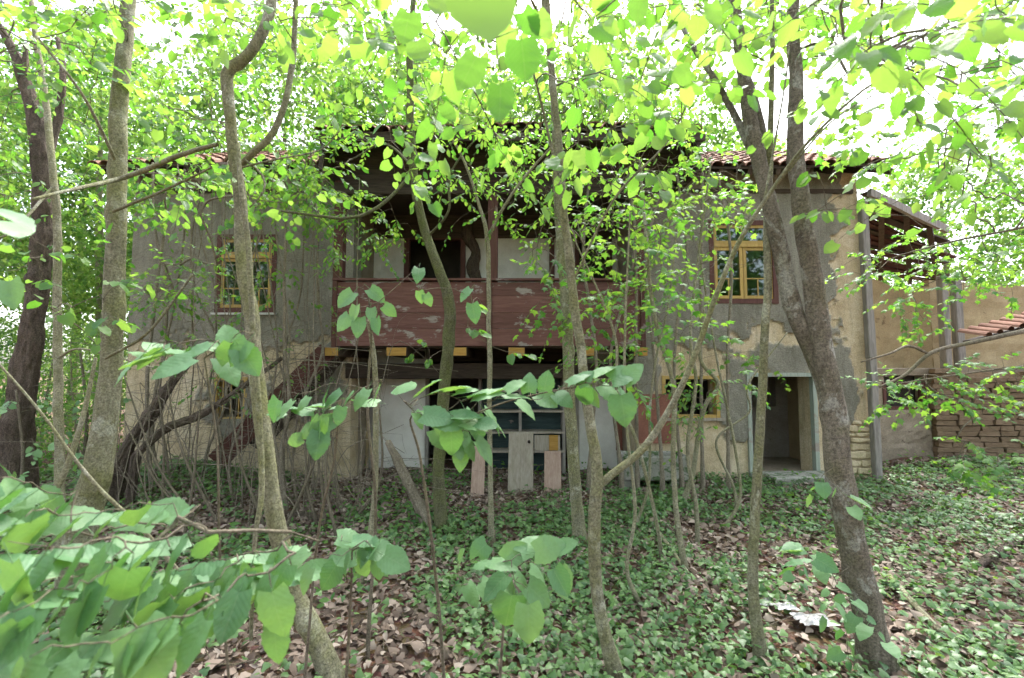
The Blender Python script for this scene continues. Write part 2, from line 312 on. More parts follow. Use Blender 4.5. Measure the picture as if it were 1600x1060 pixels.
# ------------------------------------------------------------------ leaf templates (axis +Y, face +Z, unit length)
def leaf_tpl(kind, K=9, half=2, curl=.2, fold=.12, serr=.03, seed=0, petiole=True, wide=.43):
    r = np.random.default_rng(seed); V = []; q = []; ts = np.linspace(0, 1, K+1)
    for i, tt in enumerate(ts):
        if kind == 'heart': hw = wide*(1.06*max(0, 1-((tt-.34)/.66)**1.75)**.88 if tt > .34 else (.74+.32*math.sin(min(1, tt/.34)*math.pi/2)))
        else: hw = wide*math.sin(math.pi*min(1, tt*.92+.06))**.8
        if i == K: hw = .004
        hw *= 1+(serr*(1 if i % 2 else -1) if 0 < i < K else 0)
        for k in range(-half, half+1):
            a = k/half; x = hw*a; y = tt
            if kind == 'heart' and tt < .2: y = tt - .11*(abs(a)**1.2)*(1-tt/.2)*1.0 + (.0 if a else 0)
            z = -curl*(tt**2)*.6 - curl*.35*(1-abs(a))*0 + fold*abs(x)*1.2 - .28*curl*abs(a)**2*hw + .012*r.normal()
            V.append((x, y, z))
    c = 2*half+1
    for i in range(K):
        for k in range(2*half): q.append((i*c+k, i*c+k+1, (i+1)*c+k+1, (i+1)*c+k))
    V = np.array(V)
    if petiole:
        n = len(V); V = np.vstack([V, [(-.011, .03, .004), (.011, .03, .004), (.009, -.4, .06), (-.009, -.4, .06), (0, .03, -.016), (0, -.4, .045)]])
        q += [(n, n+1, n+2, n+3), (n+1, n+4, n+5, n+2), (n+4, n, n+3, n+5)]
    return V, np.array(q)
def lobed_tpl(pts, curl=.12):
    n = len(pts); V = [(0, .38, .05)]+[(x, y, -curl*(x*x+(y-.3)**2)) for x, y in pts]
    return np.array(V), np.array([(0, i+1, (i+1) % n+1) for i in range(n)])
HEART = [leaf_tpl('heart', 12, 2, cu, fo, .045, k) for k, (cu, fo) in enumerate(((.15, .12), (.35, .2), (.05, .25), (.5, .08), (.25, -.05)))]
HEARTM = [leaf_tpl('heart', 5, 1, cu, fo, .0, k, False) for k, (cu, fo) in enumerate(((.2, .15), (.4, .1), (.1, .3)))]
OVAL = [leaf_tpl('oval', 4, 1, cu, fo, .0, k, False, .27) for k, (cu, fo) in enumerate(((.2, .2), (.4, .1)))]
FAR = [(np.array([(0, 0, 0), (.36, .45, .08), (0, 1, -.12), (-.36, .45, .08)]), np.array([(0, 1, 2), (0, 2, 3)]))]
MAPLE = [lobed_tpl([(0, 0), (.22, .06), (.46, .10), (.30, .30), (.52, .58), (.24, .60), (.13, .74), (0, 1), (-.13, .74), (-.24, .60), (-.52, .58), (-.30, .30), (-.46, .10), (-.22, .06)], c) for c in (.25, .5)]
IVY = [lobed_tpl([(0, .05), (.28, -.02), (.46, .22), (.27, .46), (.22, .62), (0, 1), (-.22, .62), (-.27, .46), (-.46, .22), (-.28, -.02)], c) for c in (.15, .45)]
DEAD = [leaf_tpl(kd, 3, 1, cu, fo, .1, k, False, wd) for k, (kd, cu, fo, wd) in enumerate((('oval', .45, .5, .26), ('heart', -.35, -.35, .36), ('oval', .9, .2, .22), ('heart', .4, .3, .30), ('oval', -.3, .6, .16)))]

def bake(name, L, tpls, m, parent=None, kind='stuff', smooth=True):
    """L: arrays pos, axis, normal, size -> one mesh of leaves"""
    pos, ax, no, s = (np.asarray(a, float) for a in L); ax = nrm(ax); X = nrm(np.cross(ax, no)); N = np.cross(X, ax)
    org = ORG[parent.name] if parent is not None else 0
    Vs, Fq, Ft, b = [], [], [], 0; idx = np.arange(len(pos)) % len(tpls)
    for k, (tv, tf) in enumerate(tpls):
        j = np.where(idx == k)[0]
        if not len(j): continue
        V = pos[j, None]+s[j, None, None]*(tv[None, :, 0:1]*X[j, None]+tv[None, :, 1:2]*ax[j, None]+tv[None, :, 2:3]*N[j, None])
        F = (np.arange(len(j))[:, None, None]*len(tv)+tf[None]).reshape(-1, tf.shape[1])+b
        (Fq if tf.shape[1] == 4 else Ft).append(F); Vs.append(V.reshape(-1, 3)); b += len(j)*len(tv)
    me = npmesh(name, np.concatenate(Vs)-org, [np.concatenate(Fq) if Fq else [], np.concatenate(Ft) if Ft else []], m, smooth=smooth)
    o = link(name, me, parent)
    if kind: o['kind'] = kind
    return o
LEAFME = {}
def leaf_objects(L, parent, mat='leaf_big'):
    if mat not in LEAFME: LEAFME[mat] = [npmesh('leaf', v, [f], M[mat], uv=v[:, :2], smooth=True) for v, f in HEART]
    pos, ax, no, s = (np.asarray(a, float) for a in L); ax = nrm(ax); X = nrm(np.cross(ax, no)); N = np.cross(X, ax); org = ORG[parent.name]
    for i in range(len(pos)):
        o = bpy.data.objects.new('leaf', LEAFME[mat][i % 5]); col.objects.link(o); o.parent = parent
        k = s[i]; wx = random.uniform(.74, 1.06); mtx = Matrix.Identity(4)
        for r_ in range(3):
            mtx[r_][0] = X[i, r_]*k*wx; mtx[r_][1] = ax[i, r_]*k; mtx[r_][2] = N[i, r_]*k; mtx[r_][3] = pos[i, r_]-org[r_]
        o.matrix_local = mtx

# ------------------------------------------------------------------ trees: drawn trunks, grown limbs
UPV = np.array((0, 0, 1.))
WS = {'leaning_tree': .86, 'slim_tree': .66, 'old_tree': .62, 'forked_tree': .64, 'curved_mossy_tree': .74, 'pale_tree': .7, 'bare_sapling': .6, 'arching_tree': .62, 'slim_grey_tree': .6, 'twin_stemmed_tree': .84, 'thin_sapling': .7, 'wispy_sapling': .75, 'overhanging_maple': .7, 'hanging_vine': .85}
class Tree:
    def __init__(s, name, label, barkm, cat='tree', group=None, base=None):
        s.name, s.label, s.bark, s.cat, s.group = name, label, barkm, cat, group
        s.pos, s.par, s.fix = [], [], []; s.trunks = []; s.leaves = {}; s.base = base; s.seed = rng.integers(1000); s.ws = WS.get(name, 1.)
    def trunk(s, pts, grounded=True, rough=.12, limb=False, step=.05):
        """pts rows (px, py, Y, width_px) -> real 3-D path with radius"""
        rows = np.array([(*P(a, b, Y), wd/2/FPX*Y*s.ws/math.sqrt(1+((a-800)/FPX)**2)) for a, b, Y, wd in pts]); return s.trunk3(rows, grounded, rough, limb, step)
    def trunk3(s, rows, grounded=True, rough=.12, limb=False, step=.07):
        path = smooth_path(rows, step); path[:, 3] = np.maximum(path[:, 3], .002)
        L = np.linspace(0, 1, len(path)); wig = np.stack([fbm(np.c_[L*len(path)*.13, L*0+k*5+s.seed], int(s.seed)+k, 3)-.5 for k in range(3)], 1)
        path[:, :3] += wig*np.minimum(path[:, 3:4]*.9, .03)*(0 if len(path) < 6 else 1)*np.minimum(1, L*6)[:, None]
        if grounded:
            path[0, 2] = min(path[0, 2], float(hgt(path[0, 0], path[0, 1])))-.06
            k = max(3, int(.3/step)); f = np.exp(-np.arange(len(path))/k*1.6); path[:, 3] *= 1+.35*f
            if s.base is None: s.base = np.array((path[0, 0], path[0, 1], float(hgt(path[0, 0], path[0, 1]))))
        s.trunks.append((path, rough, limb)); b = len(s.pos)
        for i, p in enumerate(path): s.pos.append(p[:3]); s.par.append(b+i-1 if i else -1); s.fix.append(p[3])
        return s
    def grow(s, targets, lift=.12, tip=.0016, bend=.1):
        T = np.asarray(targets, float); pos = np.array(s.pos); d0 = np.array([np.min(np.linalg.norm(pos-t_, axis=1)) for t_ in T]); tipid = []
        n0 = len(pos); cap = n0+len(T)*60; A = np.zeros((cap, 3)); A[:n0] = pos; n = n0
        for j in np.argsort(d0):
            t_ = T[j]; dv = t_-A[:n]; d = np.linalg.norm(dv, axis=1); cost = d+.35*np.maximum(0, -dv[:, 2])*0+.25*np.maximum(0, A[:n, 2]-t_[2]-.3)
            i = int(np.argmin(cost)); a = A[i].copy(); D = d[i]; m = int(min(50, max(2, D/.09)))
            ctrl = a+(t_-a)*.45+UPV*lift*D+rng.normal(0, bend, 3)*D; p = i
            for u in np.linspace(0, 1, m+1)[1:]:
                x = (1-u)**2*a+2*u*(1-u)*ctrl+u*u*t_+rng.normal(0, .006, 3)*(u < 1)
                s.pos.append(x); s.par.append(p); s.fix.append(None); A[n] = x; p = n; n += 1
            tipid.append((j, p))
        s.tip = tip; out = [None]*len(T)
        for j, p in tipid: out[j] = nrm(np.array(s.pos[p])-np.array(s.pos[s.par[p]]))
        return np.array(out)
    def limbs_mesh(s):
        n = len(s.pos); r = np.zeros(n); ch = [[] for _ in range(n)]; E = 2.35; tip = getattr(s, 'tip', .0016)
        for i in range(n-1, -1, -1):
            if s.fix[i] is None:
                r[i] = max(r[i], tip**E)
                if s.fix[s.par[i]] is None: r[s.par[i]] += r[i]
                ch[s.par[i]].append(i)
        rad = np.array([(min(r[i]**(1/E), .06) if s.fix[i] is None else s.fix[i]) for i in range(n)])
        mb = MB(); P_ = np.array(s.pos)
        stack = [(i, c_) for i in range(n) if s.fix[i] is not None for c_ in ch[i]]
        while stack:
            a, c_ = stack.pop(); chain = [a, c_]
            while ch[c_]:
                k = sorted(ch[c_], key=lambda q: -rad[q]); stack += [(c_, q) for q in k[1:]]; c_ = k[0]; chain.append(c_)
            rr = rad[chain].copy(); rr[0] = min(rr[0], rr[1]*1.25); rr[-1] *= .6
            mb.tube(P_[chain], rr, 8 if rr[1] > .02 else 5 if rr[1] > .006 else 4)
        return mb if mb.n else None
    def leaf(s, kind, rows): s.leaves.setdefault(kind, []).append(rows)
    def fill(s, box, depth, n, kind, size, tw=.3, nl=7, hang=.15, spread=1., clump=0, lift=.12, conn=True):
        """n leafy twigs inside an image box at these depths; limbs grow out to them"""
        x0, y0, x1, y1 = box
        if clump:
            cs = np.c_[rng.uniform(x0, x1, clump), rng.uniform(y0, y1, clump), rng.uniform(*depth, clump)]; k = rng.integers(0, clump, n)
            q = cs[k]+rng.normal(0, 1, (n, 3))*np.array(((x1-x0)*.09, (y1-y0)*.09, (depth[1]-depth[0])*.12))
        else: q = np.c_[rng.uniform(x0, x1, n), rng.uniform(y0, y1, n), rng.uniform(*depth, n)]
        s.put([P(*a) for a in q], kind, size, tw, nl, hang, lift)
        return s
    def put(s, T, kind, size, tw=.3, nl=7, hang=.15, lift=.12):
        dirs = s.grow(T, lift)
        for t_, d in zip(T, dirs):
            d = nrm(d*np.array((1, 1, .5))+rng.normal(0, .35, 3)+np.array((0, 0, -.1)))
            s.twig(np.asarray(t_), d, tw*rng.uniform(.6, 1.3), nl, kind, size, hang)
    def twig(s, b, d, L, nl, kind, size, hang):
        ts = (np.arange(nl)+.6)/nl; pts = b+d*(L*ts)[:, None]-UPV*(.22*L*ts**2)[:, None]
        pp = [b]+list(pts); i0 = len(s.pos)
        base = int(np.argmin(np.linalg.norm(np.array(s.pos[-4000:])-b, axis=1)))+max(0, i0-4000)
        for k, x in enumerate(pts): s.pos.append(x); s.par.append(base if k == 0 else i0+k-1); s.fix.append(None)
        lat = nrm(np.cross(d, UPV)+1e-6); sg = np.where(np.arange(nl) % 2, 1, -1)*(1 if rng.random() < .5 else -1)
        ax = lat[None]*sg[:, None]*.8+d[None]*.55+np.array((0, 0, -.18-hang))[None]+rng.normal(0, .22, (nl, 3)); ax[-1] = d+np.array((0, 0, -hang*.8))
        toc = nrm(np.array((0, 0, CAM_H))-b)*np.array((1, 1, 0))
        no = UPV[None]*(1-min(1, hang*.9))+rng.normal(0, .3, (nl, 3))+toc[None]*hang*rng.choice((-.9, .9, .6))
        sz = size*rng.uniform(.5, 1.25, nl)*(1-.15*ts)
        off = nrm(ax)*(sz*(.36 if kind.startswith('big') else .1))[:, None]
        s.leaf(kind, np.c_[pts+off, ax, no, sz])
    def build(s, max_obj=300):
        r = empty(s.name, s.base, s.label, s.cat, s.group)
        for i, (path, rough, limb) in enumerate(s.trunks):
            big = path[:, 3].max(); mb = MB().tube(path[:, :3], path[:, 3], 40 if rough > .25 and big > .05 else 28 if big > .05 else 12 if big > .02 else 7, rough, i+int(s.seed), 4 if rough > .25 else 1.4)
            mb.build('limb' if limb else 'trunk' if big > .03 else 'stem', M[s.bark], r, True)
        mb = s.limbs_mesh()
        if mb: mb.build('twig_work', M['bark_twig' if s.bark != 'vine' else 'vine'], r, True, kind='stuff')
        for k, rows in s.leaves.items():
            A = np.concatenate(rows); tup = lambda B: (B[:, :3], B[:, 3:6], B[:, 6:9], B[:, 9])
            if k.startswith('big'):
                d = np.linalg.norm(A[:, :3]-np.array((0, 0, CAM_H)), axis=1)
                rel = (A[:, :3]-np.array((0, 0, CAM_H))); fw = rel[:, 1]*CP+rel[:, 2]*SP; up = -rel[:, 1]*SP+rel[:, 2]*CP
                inv = (fw > .1) & (np.abs(rel[:, 0]/fw) < 1.1) & (np.abs(up/fw) < .74)
                o = np.argsort(np.where(inv, d, d+99)); near = o[:max_obj]; near = near[inv[near]]; rest = np.setdiff1d(np.arange(len(A)), near)
                leaf_objects(tup(A[near]), r, 'leaf_low' if k == 'biglow' else 'leaf_big')
                if len(rest): bake('crown', tup(A[rest]), HEARTM, M['leaf_lowmass' if k == 'biglow' else 'leaf_mass'], r)
            else:
                tp, m = {'mass': (HEARTM, 'leaf_mass'), 'small': (OVAL, 'leaf_small'), 'maple': (MAPLE, 'leaf_small'), 'far': (FAR, 'leaf_far'), 'dark': (FAR, 'leaf_dark'), 'darkoval': (OVAL, 'leaf_dark'), 'ivy': (IVY, 'leaf_ivy')}[k]
                bake('crown', tup(A), tp, M[m], r)
        return r

# ------------------------------------------------------------------ ground
def axis(lo, hi, st, far):
    a = np.arange(lo, hi+1e-6, st); g = []; s = st; x = hi
    while x < far: s *= 1.35; x += s; g.append(x)
    g2 = []; s = st; x = lo
    while x > -far: s *= 1.35; x -= s; g2.append(x)
    return np.r_[g2[::-1], a, g]
gx = axis(-9, 10, .09, 260); gy = axis(.5, 10, .09, 260); XX, YY = np.meshgrid(gx, gy, indexing='ij')
ZZ = hgt(XX, YY)+.03*(fbm(np.c_[XX.ravel()*2.2, YY.ravel()*2.2], 3)-.5).reshape(XX.shape)
ny = len(gy); ii, jj = np.meshgrid(np.arange(len(gx)-1), np.arange(ny-1), indexing='ij'); a = (ii*ny+jj).ravel()
g = link('ground', npmesh('ground', np.c_[XX.ravel(), YY.ravel(), ZZ.ravel()], [np.c_[a, a+ny, a+ny+1, a+1]], M['soil'], smooth=True)); g['kind'] = 'structure'

# ------------------------------------------------------------------ the house
ZE = P(800, 258, 7.85)[2]; ZC = P(800, 203, 7.1)[2]
F = 8.4; XL, XR, BL, BR = -6.72, 6.18, -2.80, 2.12; ZT = 5.56
def R(px0, py0, px1, py1, Y):
    a = P(px0, (py0+py1)/2, Y); b = P(px1, (py0+py1)/2, Y); return a[0], b[0], P(800, py1, Y)[2], P(800, py0, Y)[2]
house = empty('abandoned_house', (0, F, 0), 'abandoned two-storey house with grey stucco wings and brown timber balcony', 'house')
def coat(X, Z):
    p = np.c_[X, Z]; n = fbm(p*1.1, 4, 5)-.5; n2 = fbm(p*2.7, 9, 4)-.5+.55*(fbm(p*9, 13, 3)-.5)
    f = Z-2.28+n*1.0+n2*.4
    rt = X > 0
    c = np.where(rt, (5.72+.25*n2*2-X)*1.2+n*.8, 9); f = np.minimum(f, c)
    f = np.where(rt, np.minimum(f, np.hypot((X-4.45)*.9, (Z-2.45)*.55)-.26+n2*.5), f)
    for cx, cz, rx, rz in ((3.95, 1.45, .30, .75), (4.8, 2.1, .75, .3), (5.75, 1.5, .26, .75), (2.3, 1.9, .25, .8), (-4.6, 1.2, .8, .55), (-3.3, 1.6, .35, .9)):
        f = np.maximum(f, .35*(1-np.hypot((X-cx)/rx, (Z-cz)/rz))+n2*.35)
    return np.clip(f/.05+.5, 0, 1)
def grid_wall(name, x0, x1, z0, z1, holes, thick=.42, st=.03, Y=F, cf=coat, m='stucco'):
    nx = int((x1-x0)/st)+1; nz = int((z1-z0)/st)+1; xs = np.linspace(x0, x1, nx+1); zs = np.linspace(z0, z1, nz+1)
    X, Z = np.meshgrid(xs, zs, indexing='ij'); cxs = (xs[1:]+xs[:-1])/2; czs = (zs[1:]+zs[:-1])/2; CX, CZ = np.meshgrid(cxs, czs, indexing='ij')
    keep = np.ones(CX.shape, bool)
    for h in holes: keep &= ~((CX > h[0]) & (CX < h[1]) & (CZ > h[2]) & (CZ < h[3]))
    k = cf(X.ravel(), Z.ravel()); yo = Y-.036*k+.03*(fbm(np.c_[X.ravel()*.9, Z.ravel()*.9], 21)-.5)+.012*(vnoise(np.c_[X.ravel()*14, Z.ravel()*14], 5)-.5)
    V = np.c_[X.ravel(), yo, Z.ravel()]; n1 = nz+1; N = len(V); Vb = V.copy(); Vb[:, 1] = Y+thick
    i, j = np.where(keep); a = i*n1+j; q = [np.c_[a, a+n1, a+n1+1, a+1], np.c_[a+N, a+1+N, a+n1+1+N, a+n1+N]]
    pad = np.zeros((nx+2, nz+2), bool); pad[1:-1, 1:-1] = keep
    for di, dj, u, v in ((-1, 0, 0, 1), (1, 0, n1, n1+1), (0, -1, 0, n1), (0, 1, 1, n1+1)):
        e = keep & ~pad[1+di:nx+1+di, 1+dj:nz+1+dj]; i, j = np.where(e); a = i*n1+j; q.append(np.c_[a+u, a+v, a+v+N, a+u+N])
    me = npmesh(name, np.vstack([V, Vb])-ORG[house.name], [np.concatenate(q)], M[m])
    at_ = me.attributes.new('coat', 'FLOAT', 'POINT'); at_.data.foreach_set('value', np.r_[k, k].astype(np.float32))
    return link(name, me, house)
W_UR = R(1112, 350, 1207, 470, F); W_LR = R(1037, 590, 1122, 652, F); D_R = R(1172, 588, 1272, 752, F); D_R = (D_R[0], D_R[1], 0.05, D_R[3])
W_UL = R(345, 372, 428, 484, F); W_LL = R(337, 592, 384, 655, F)
grid_wall('wall', XL, BL, -.1, ZT, [W_UL, W_LL]); grid_wall('wall', BR, XR, -.1, ZT, [W_UR, W_LR, D_R])
def bx(name, m, *a, parent=house, label=None, bevel=0, jit=0): return MB().box(*a, jit=jit).build(name, M[m], parent, label=label, bevel=bevel)
# side, inner and back walls, floors, ceilings
bx('wall', 'mudgrey', XL+.01, XL+.42, F+.42, 12.6, -.1, ZT); bx('wall', 'mud', XR-.42, XR-.01, F+.42, 9.2, -.1, ZT); bx('wall', 'mud', XR-.42, XR-.01, 9.6, 12.6, -.1, ZT)
bx('wall', 'mud', XR-.42, XR-.01, 9.2, 9.6, -.1, 1.2); bx('wall', 'mud', XR-.42, XR-.01, 9.2, 9.6, 1.75, ZT)  # unseen opening left between these blocks, added to light the door room
bx('wall', 'inner_shade', XL, XR, 12.6, 12.9, -.1, ZT)
bx('wall', 'mudgrey', BL-.3, BL-.004, F+.42, 12.6, -.1, ZT); bx('wall', 'mudgrey', BR+.004, BR+.3, F+.42, 12.6, -.1, ZT)
bx('floor_slab', 'darkwood', XL+.42, BL-.3, F+.42, 12.6, 2.3, 2.45); bx('floor_slab', 'darkwood', BR+.3, XR-.42, F+.42, 12.6, 2.3, 2.45)
bx('wall', 'inner_shade', BL, BR, 10.6, 10.8, 2.46, 5.02); bx('floor_slab', 'darkwood', BL, BR, F-.02, 12.6, 2.33, 2.46); bx('ceiling', 'darkwood', XL+.1, XR-.1, F-.05, 12.6, 5.02, 5.1)
bx('ceiling', 'darkwood', BL-.1, BR+.1, 7.85, F-.06, 4.99, 5.07)
# upper loggia back wall with doorway, window and a bare timber
LB = 9.6; ud = R(637, 373, 722, 470, LB); uw = R(902, 350, 952, 440, LB); ud = (ud[0], ud[1], 2.46, ud[3])
def pl(X, Z): return np.zeros(len(X))
ow = grid_wall('wall', BL, BR, 2.46, 4.9, [ud, uw], .2, .05, LB, pl, 'plaster'); 
lw = grid_wall('wall', BL, BR, 4.55, 5.02, [], .03, .06, LB-.05, pl, 'darkwood')
def frame(name, m, x0, x1, z0, z1, y0, y1, wd, parent=house, bottom=True, label=None):
    mb = MB(); mb.box(x0, x0+wd, y0, y1, z0, z1); mb.box(x1-wd, x1, y0, y1, z0, z1); mb.box(x0+wd, x1-wd, y0+.003, y1-.003, z1-wd, z1-.002)
    if bottom: mb.box(x0+wd, x1-wd, y0+.003, y1-.003, z0+.002, z0+wd)
    return mb.build(name, M[m], parent, label=label)
frame('door_frame', 'brownz', ud[0]-.07, ud[1]+.07, 2.46, ud[3]+.07, LB-.04, LB+.12, .1, bottom=False)
frame('window_frame', 'brownz', uw[0]-.05, uw[1]+.05, uw[2]-.05, uw[3]+.05, LB-.04, LB+.1, .08)
tp = MB().tube(smooth_path([(*P(728+k*3+s_, 345+k*24, LB-.02), .09+.02*(k % 2)) for k, s_ in enumerate((4, 0, 10, 2, 6))], .1)[:, :3], smooth_path([(*P(728+k*3, 345+k*24, LB), .1+.03*(k % 2)) for k in range(5)], .1)[:, 3], 9, .35, 3)
tp.build('bare_timber', M['bark_old'], house, True, label='rough bare timber where plaster has fallen away')
bx('corner_post', 'brownz', *(lambda r: (r[0], r[1]))(R(858, 345, 866, 440, LB)), LB-.05, LB-.01, 2.46, 4.6)
# balcony: floor rim, boards, joists, posts
BF = 7.7; z0b, z1b = P(800, 541, BF)[2], P(800, 441, BF)[2]; xa, xm, xb = P(519, 490, BF)[0], P(764, 490, BF)[0], P(1008, 490, BF)[0]
balc = bx('balcony', 'darkwood', BL+.02, BR-.02, BF+.06, F-.03, z0b-.02, z0b+.11, label='projecting timber balcony with brown board parapet')
cuts = [0, .27, .52, .79, 1]
for xa_, xb_ in ((xa+.075, xm-.045), (xm+.045, xb-.075)):
    for k in range(4):
        za, zb = z0b+(z1b-z0b)*cuts[k], z0b+(z1b-z0b)*cuts[k+1]
        MB().plank(xa_, xb_, BF+rng.uniform(-.003, .003), BF+.03, za+.0012, zb-.0012, 14, .0012).build('board', M['brown'], balc, bevel=.003)
for x, wd in ((xa, .075), (xm-.045, .09), (xb-.075, .075)):
    MB().box(x, x+wd, BF-.03, BF+.05, z0b-.06, z1b+.02, .003).build('cover_strip', M['brownz'], balc, bevel=.004)
MB().plank(xa, xb, BF-.04, BF+.09, z1b+.022, z1b+.06, 12, .004).build('handrail', M['brown'], balc, bevel=.005)
for px in (522, 762, 990):
    x = P(px+8, 380, BF+.1)[0]; MB().box(x-.08, x+.08, BF+.06, BF+.22, z0b, 5.02, .004).build('post', M['brownz'], balc, bevel=.008)
for a, b in ((508, 529), (604, 635), (705, 729), (794, 820), (908, 929), (990, 1012)):
    xj0, xj1 = P(a, 547, BF-.05)[0], P(b, 547, BF-.05)[0]
    MB().box(xj0, xj1, BF-.05, 9.5, z0b-.16, z0b-.022, .004).build('joist', M['darkwoody'], balc, bevel=.006)
    MB().box(xj0+.004, xj1-.004, BF-.068, BF-.052, z0b-.155, z0b-.027, .004).build('joist_end', M['ochre'], balc, label='yellow painted joist end')
rb = R(515, 570, 1015, 592, F); MB().plank(BL-.1, BR+.1, F-.02, F+.22, rb[2], rb[3]+.02, 14, .012).build('beam', M['darkwood'], house, bevel=.01)
MB().plank(BL-.15, BR+.2, BF+.05, BF+.25, 4.78, 4.98, 12, .008).build('beam', M['darkwood'], house, bevel=.01)
for k in range(11):
    x = BL+.1+k*.49; MB().beam((x, 7.12, ZC-.11), (x, 8.9, ZC-.11+1.78*math.tan(math.radians(27))), .09, .12, n=4).build('rafter', M['darkwoody'], house)
for k in range(4): MB().plank(-2.955, 2.895, 7.80, 7.84, 4.99+k*.24, 4.99+k*.24+.232, 12, .006).build('header_board', M['darkwood'], house)
# ground-floor recess
GB = 9.3
p = R(584, 592, 664, 756, GB); bx('wall', 'plaster', p[0], p[1], GB, GB+.12, -.05, 2.3)
bx('door_post', 'greywood', p[1]+.004, p[1]+.07, GB-.03, GB+.1, -.05, 2.3); bx('door_post', 'greywood', p[0]-.08, p[0]-.004, GB-.03, GB+.1, -.05, 2.3)
bx('wall', 'mud', BL, p[0]-.08, GB, GB+.12, -.05, 2.3)
p2 = R(905, 592, 968, 740, GB); bx('wall', 'plaster', p2[0], BR, GB, GB+.12, -.05, 2.3); bx('door_post', 'greywood', p2[0]-.09, p2[0]-.004, GB-.03, GB+.1, -.05, 2.3)
bx('lintel', 'darkwood', p[1]+.07, p2[0]-.09, GB, GB+.1, 2.05, 2.3); bx('wall', 'inner_shade', BL, BR, 11.0, 11.2, -.05, 2.3)
t0 = R(1012, 618, 1050, 695, F); bx('painted_dado', 'terra_paint', BR+.01, t0[1], F-.045, F+.01, .62, t0[3]+.02, label='terracotta red painted dado patch', jit=.006)
t1 = R(962, 640, 1000, 700, GB); bx('painted_dado', 'terra_paint', t1[0], BR-.01, GB-.02, GB+.01, .35, 1.35, label='terracotta red painted dado patch', jit=.006)
# windows
def window(h, lab, transom, Y=F, leafy=True):
    x0, x1, z0, z1 = h; r = frame('window', 'brownz', x0-.06, x1+.06, z0-.06, z1+.05, Y-.05, Y+.14, .085, label=lab); zs = z0+(z1-z0)*transom if transom else z1-.03
    def sash(a, b, c, d, y, bars):
        fr_ = frame('casement', 'yellow', a, b, c, d, y, y+.05, .055, r)
        mb = MB(); zc = c+(d-c)*.38
        if bars: mb.box(a+.055, b-.055, y+.012, y+.04, zc, zc+.022); mb.box((a+b)/2-.011, (a+b)/2+.011, y+.014, y+.038, c+.055, zc-.001); mb.build('glazing_bar', M['yellow'], r)
        else: mb.box((a+b)/2-.011, (a+b)/2+.011, y+.014, y+.038, c+.055, d-.055); mb.build('glazing_bar', M['yellow'], r)
        for q in ([(c+.05, zc+.002), (zc+.02, d-.05)] if bars else [(c+.05, d-.05)]): MB().box(a+.05, b-.05, y+.022, y+.027, *q).build('pane', M['glass'], r)
    xm_ = (x0+x1)/2
    sash(x0+.028, xm_-.006, z0+.03, zs-.02, Y-.035, leafy); sash(xm_+.006, x1-.028, z0+.03, zs-.02, Y-.03, leafy)
    if transom: MB().box(x0+.026, x1-.026, Y-.055, Y+.1, zs-.016, zs+.04).build('transom', M['yellow'], r); sash(x0+.028, x1-.028, zs+.045, z1-.03, Y-.03, False)
    return r
window(W_UR, 'tall brown-framed window with yellow casements', .70)
wl = window(W_UL, 'yellow casement window behind hanging vines', .72); bx('sill', 'whitepaint', W_UL[0]-.1, W_UL[1]+.1, F-.1, F-.054, W_UL[2]-.1, W_UL[2]-.065, parent=wl)
fr_ = frame('window', 'yellow', W_LR[0]-.03, W_LR[1]+.02, W_LR[2]-.02, W_LR[3]+.03, F-.03, F+.12, .06, label='black glassless window with yellow frame'); bx('sill', 'palewood', W_LR[0]-.08, W_LR[1]+.08, F-.07, F-.034, W_LR[2]-.06, W_LR[2]-.01, parent=fr_)
fr_ = frame('window', 'yellow', W_LL[0]-.03, W_LL[1]+.03, W_LL[2]-.03, W_LL[3]+.03, F-.03, F+.12, .06, label='small barred yellow window low in left wing')
for k in range(3):
    x = W_LL[0]+.1+k*.14; MB().box(x, x+.018, F+.02, F+.04, W_LL[2], W_LL[3]).build('bar', M['yellow'], fr_)
# right doorway and the room behind it
fr_ = frame('door_frame', 'greenpaint', D_R[0]-.05, D_R[1]+.05, .05, D_R[3]+.06, F-.05, F+.06, .068, bottom=False, label='pale green door frame around dark doorway')
ni = (4.95, 5.55, 1.15, 1.95); RB = 10.1
grid_wall('room_wall', BR+.3, XR-.42, -.05, 2.3, [ni], .3, .06, RB, pl, 'inside'); bx('room_wall', 'inside', ni[0]-.1, ni[1]+.1, RB+.24, RB+.29, ni[2]-.1, ni[3]+.1)
bx('room_floor', 'mudgrey', BR+.3, XR-.42, F+.02, RB, -.04, .09); bx('room_wall', 'inner_shade', BR+1.72, BR+1.85, F+.43, RB, .09, 2.3); bx('room_wall', 'inner_shade', BR+.3, BR+1.72, RB-.12, RB-.04, .09, 2.3)  # shade-dark partition and rear sheet added so the glassless window reads black
bx('step', 'concrete', *R(1185, 745, 1285, 760, F)[:2], 7.86, F-.03, -.05, .16, bevel=.02, jit=.012, label='worn concrete doorstep')
# exposed corner courses
z = .0
while z < 1.0:
    hh = rng.uniform(.085, .15); x = 5.66+rng.uniform(0, .22)
    while x < XR-.04:
        wd = rng.uniform(.16, .34); x1 = min(x+wd, XR+.012); x1 = XR+.012 if XR-x1 < .1 else x1
        mb = MB().plank(x, x1-.014, F-.052-rng.uniform(0, .03), F+.15, z, z+hh-.016-rng.uniform(0, .012), 3, .013); mb.build('stone', M['stone'], house, bevel=.016); x = x1
    z += hh
cp = [P(1347, 312, F-.05), P(1361, 560, F-.1), P(1372, 770, F-.12)]
solo('wooden_post', MB().beam(cp[0], cp[1], .12, .12, (0, 1, 0), 6, .006).beam(cp[1], (cp[2][0], cp[2][1], -.1), .12, .12, (0, 1, 0), 6, .006), M['greywood'], 'tall grey weathered post at right corner of house', 'post', bevel=.01)
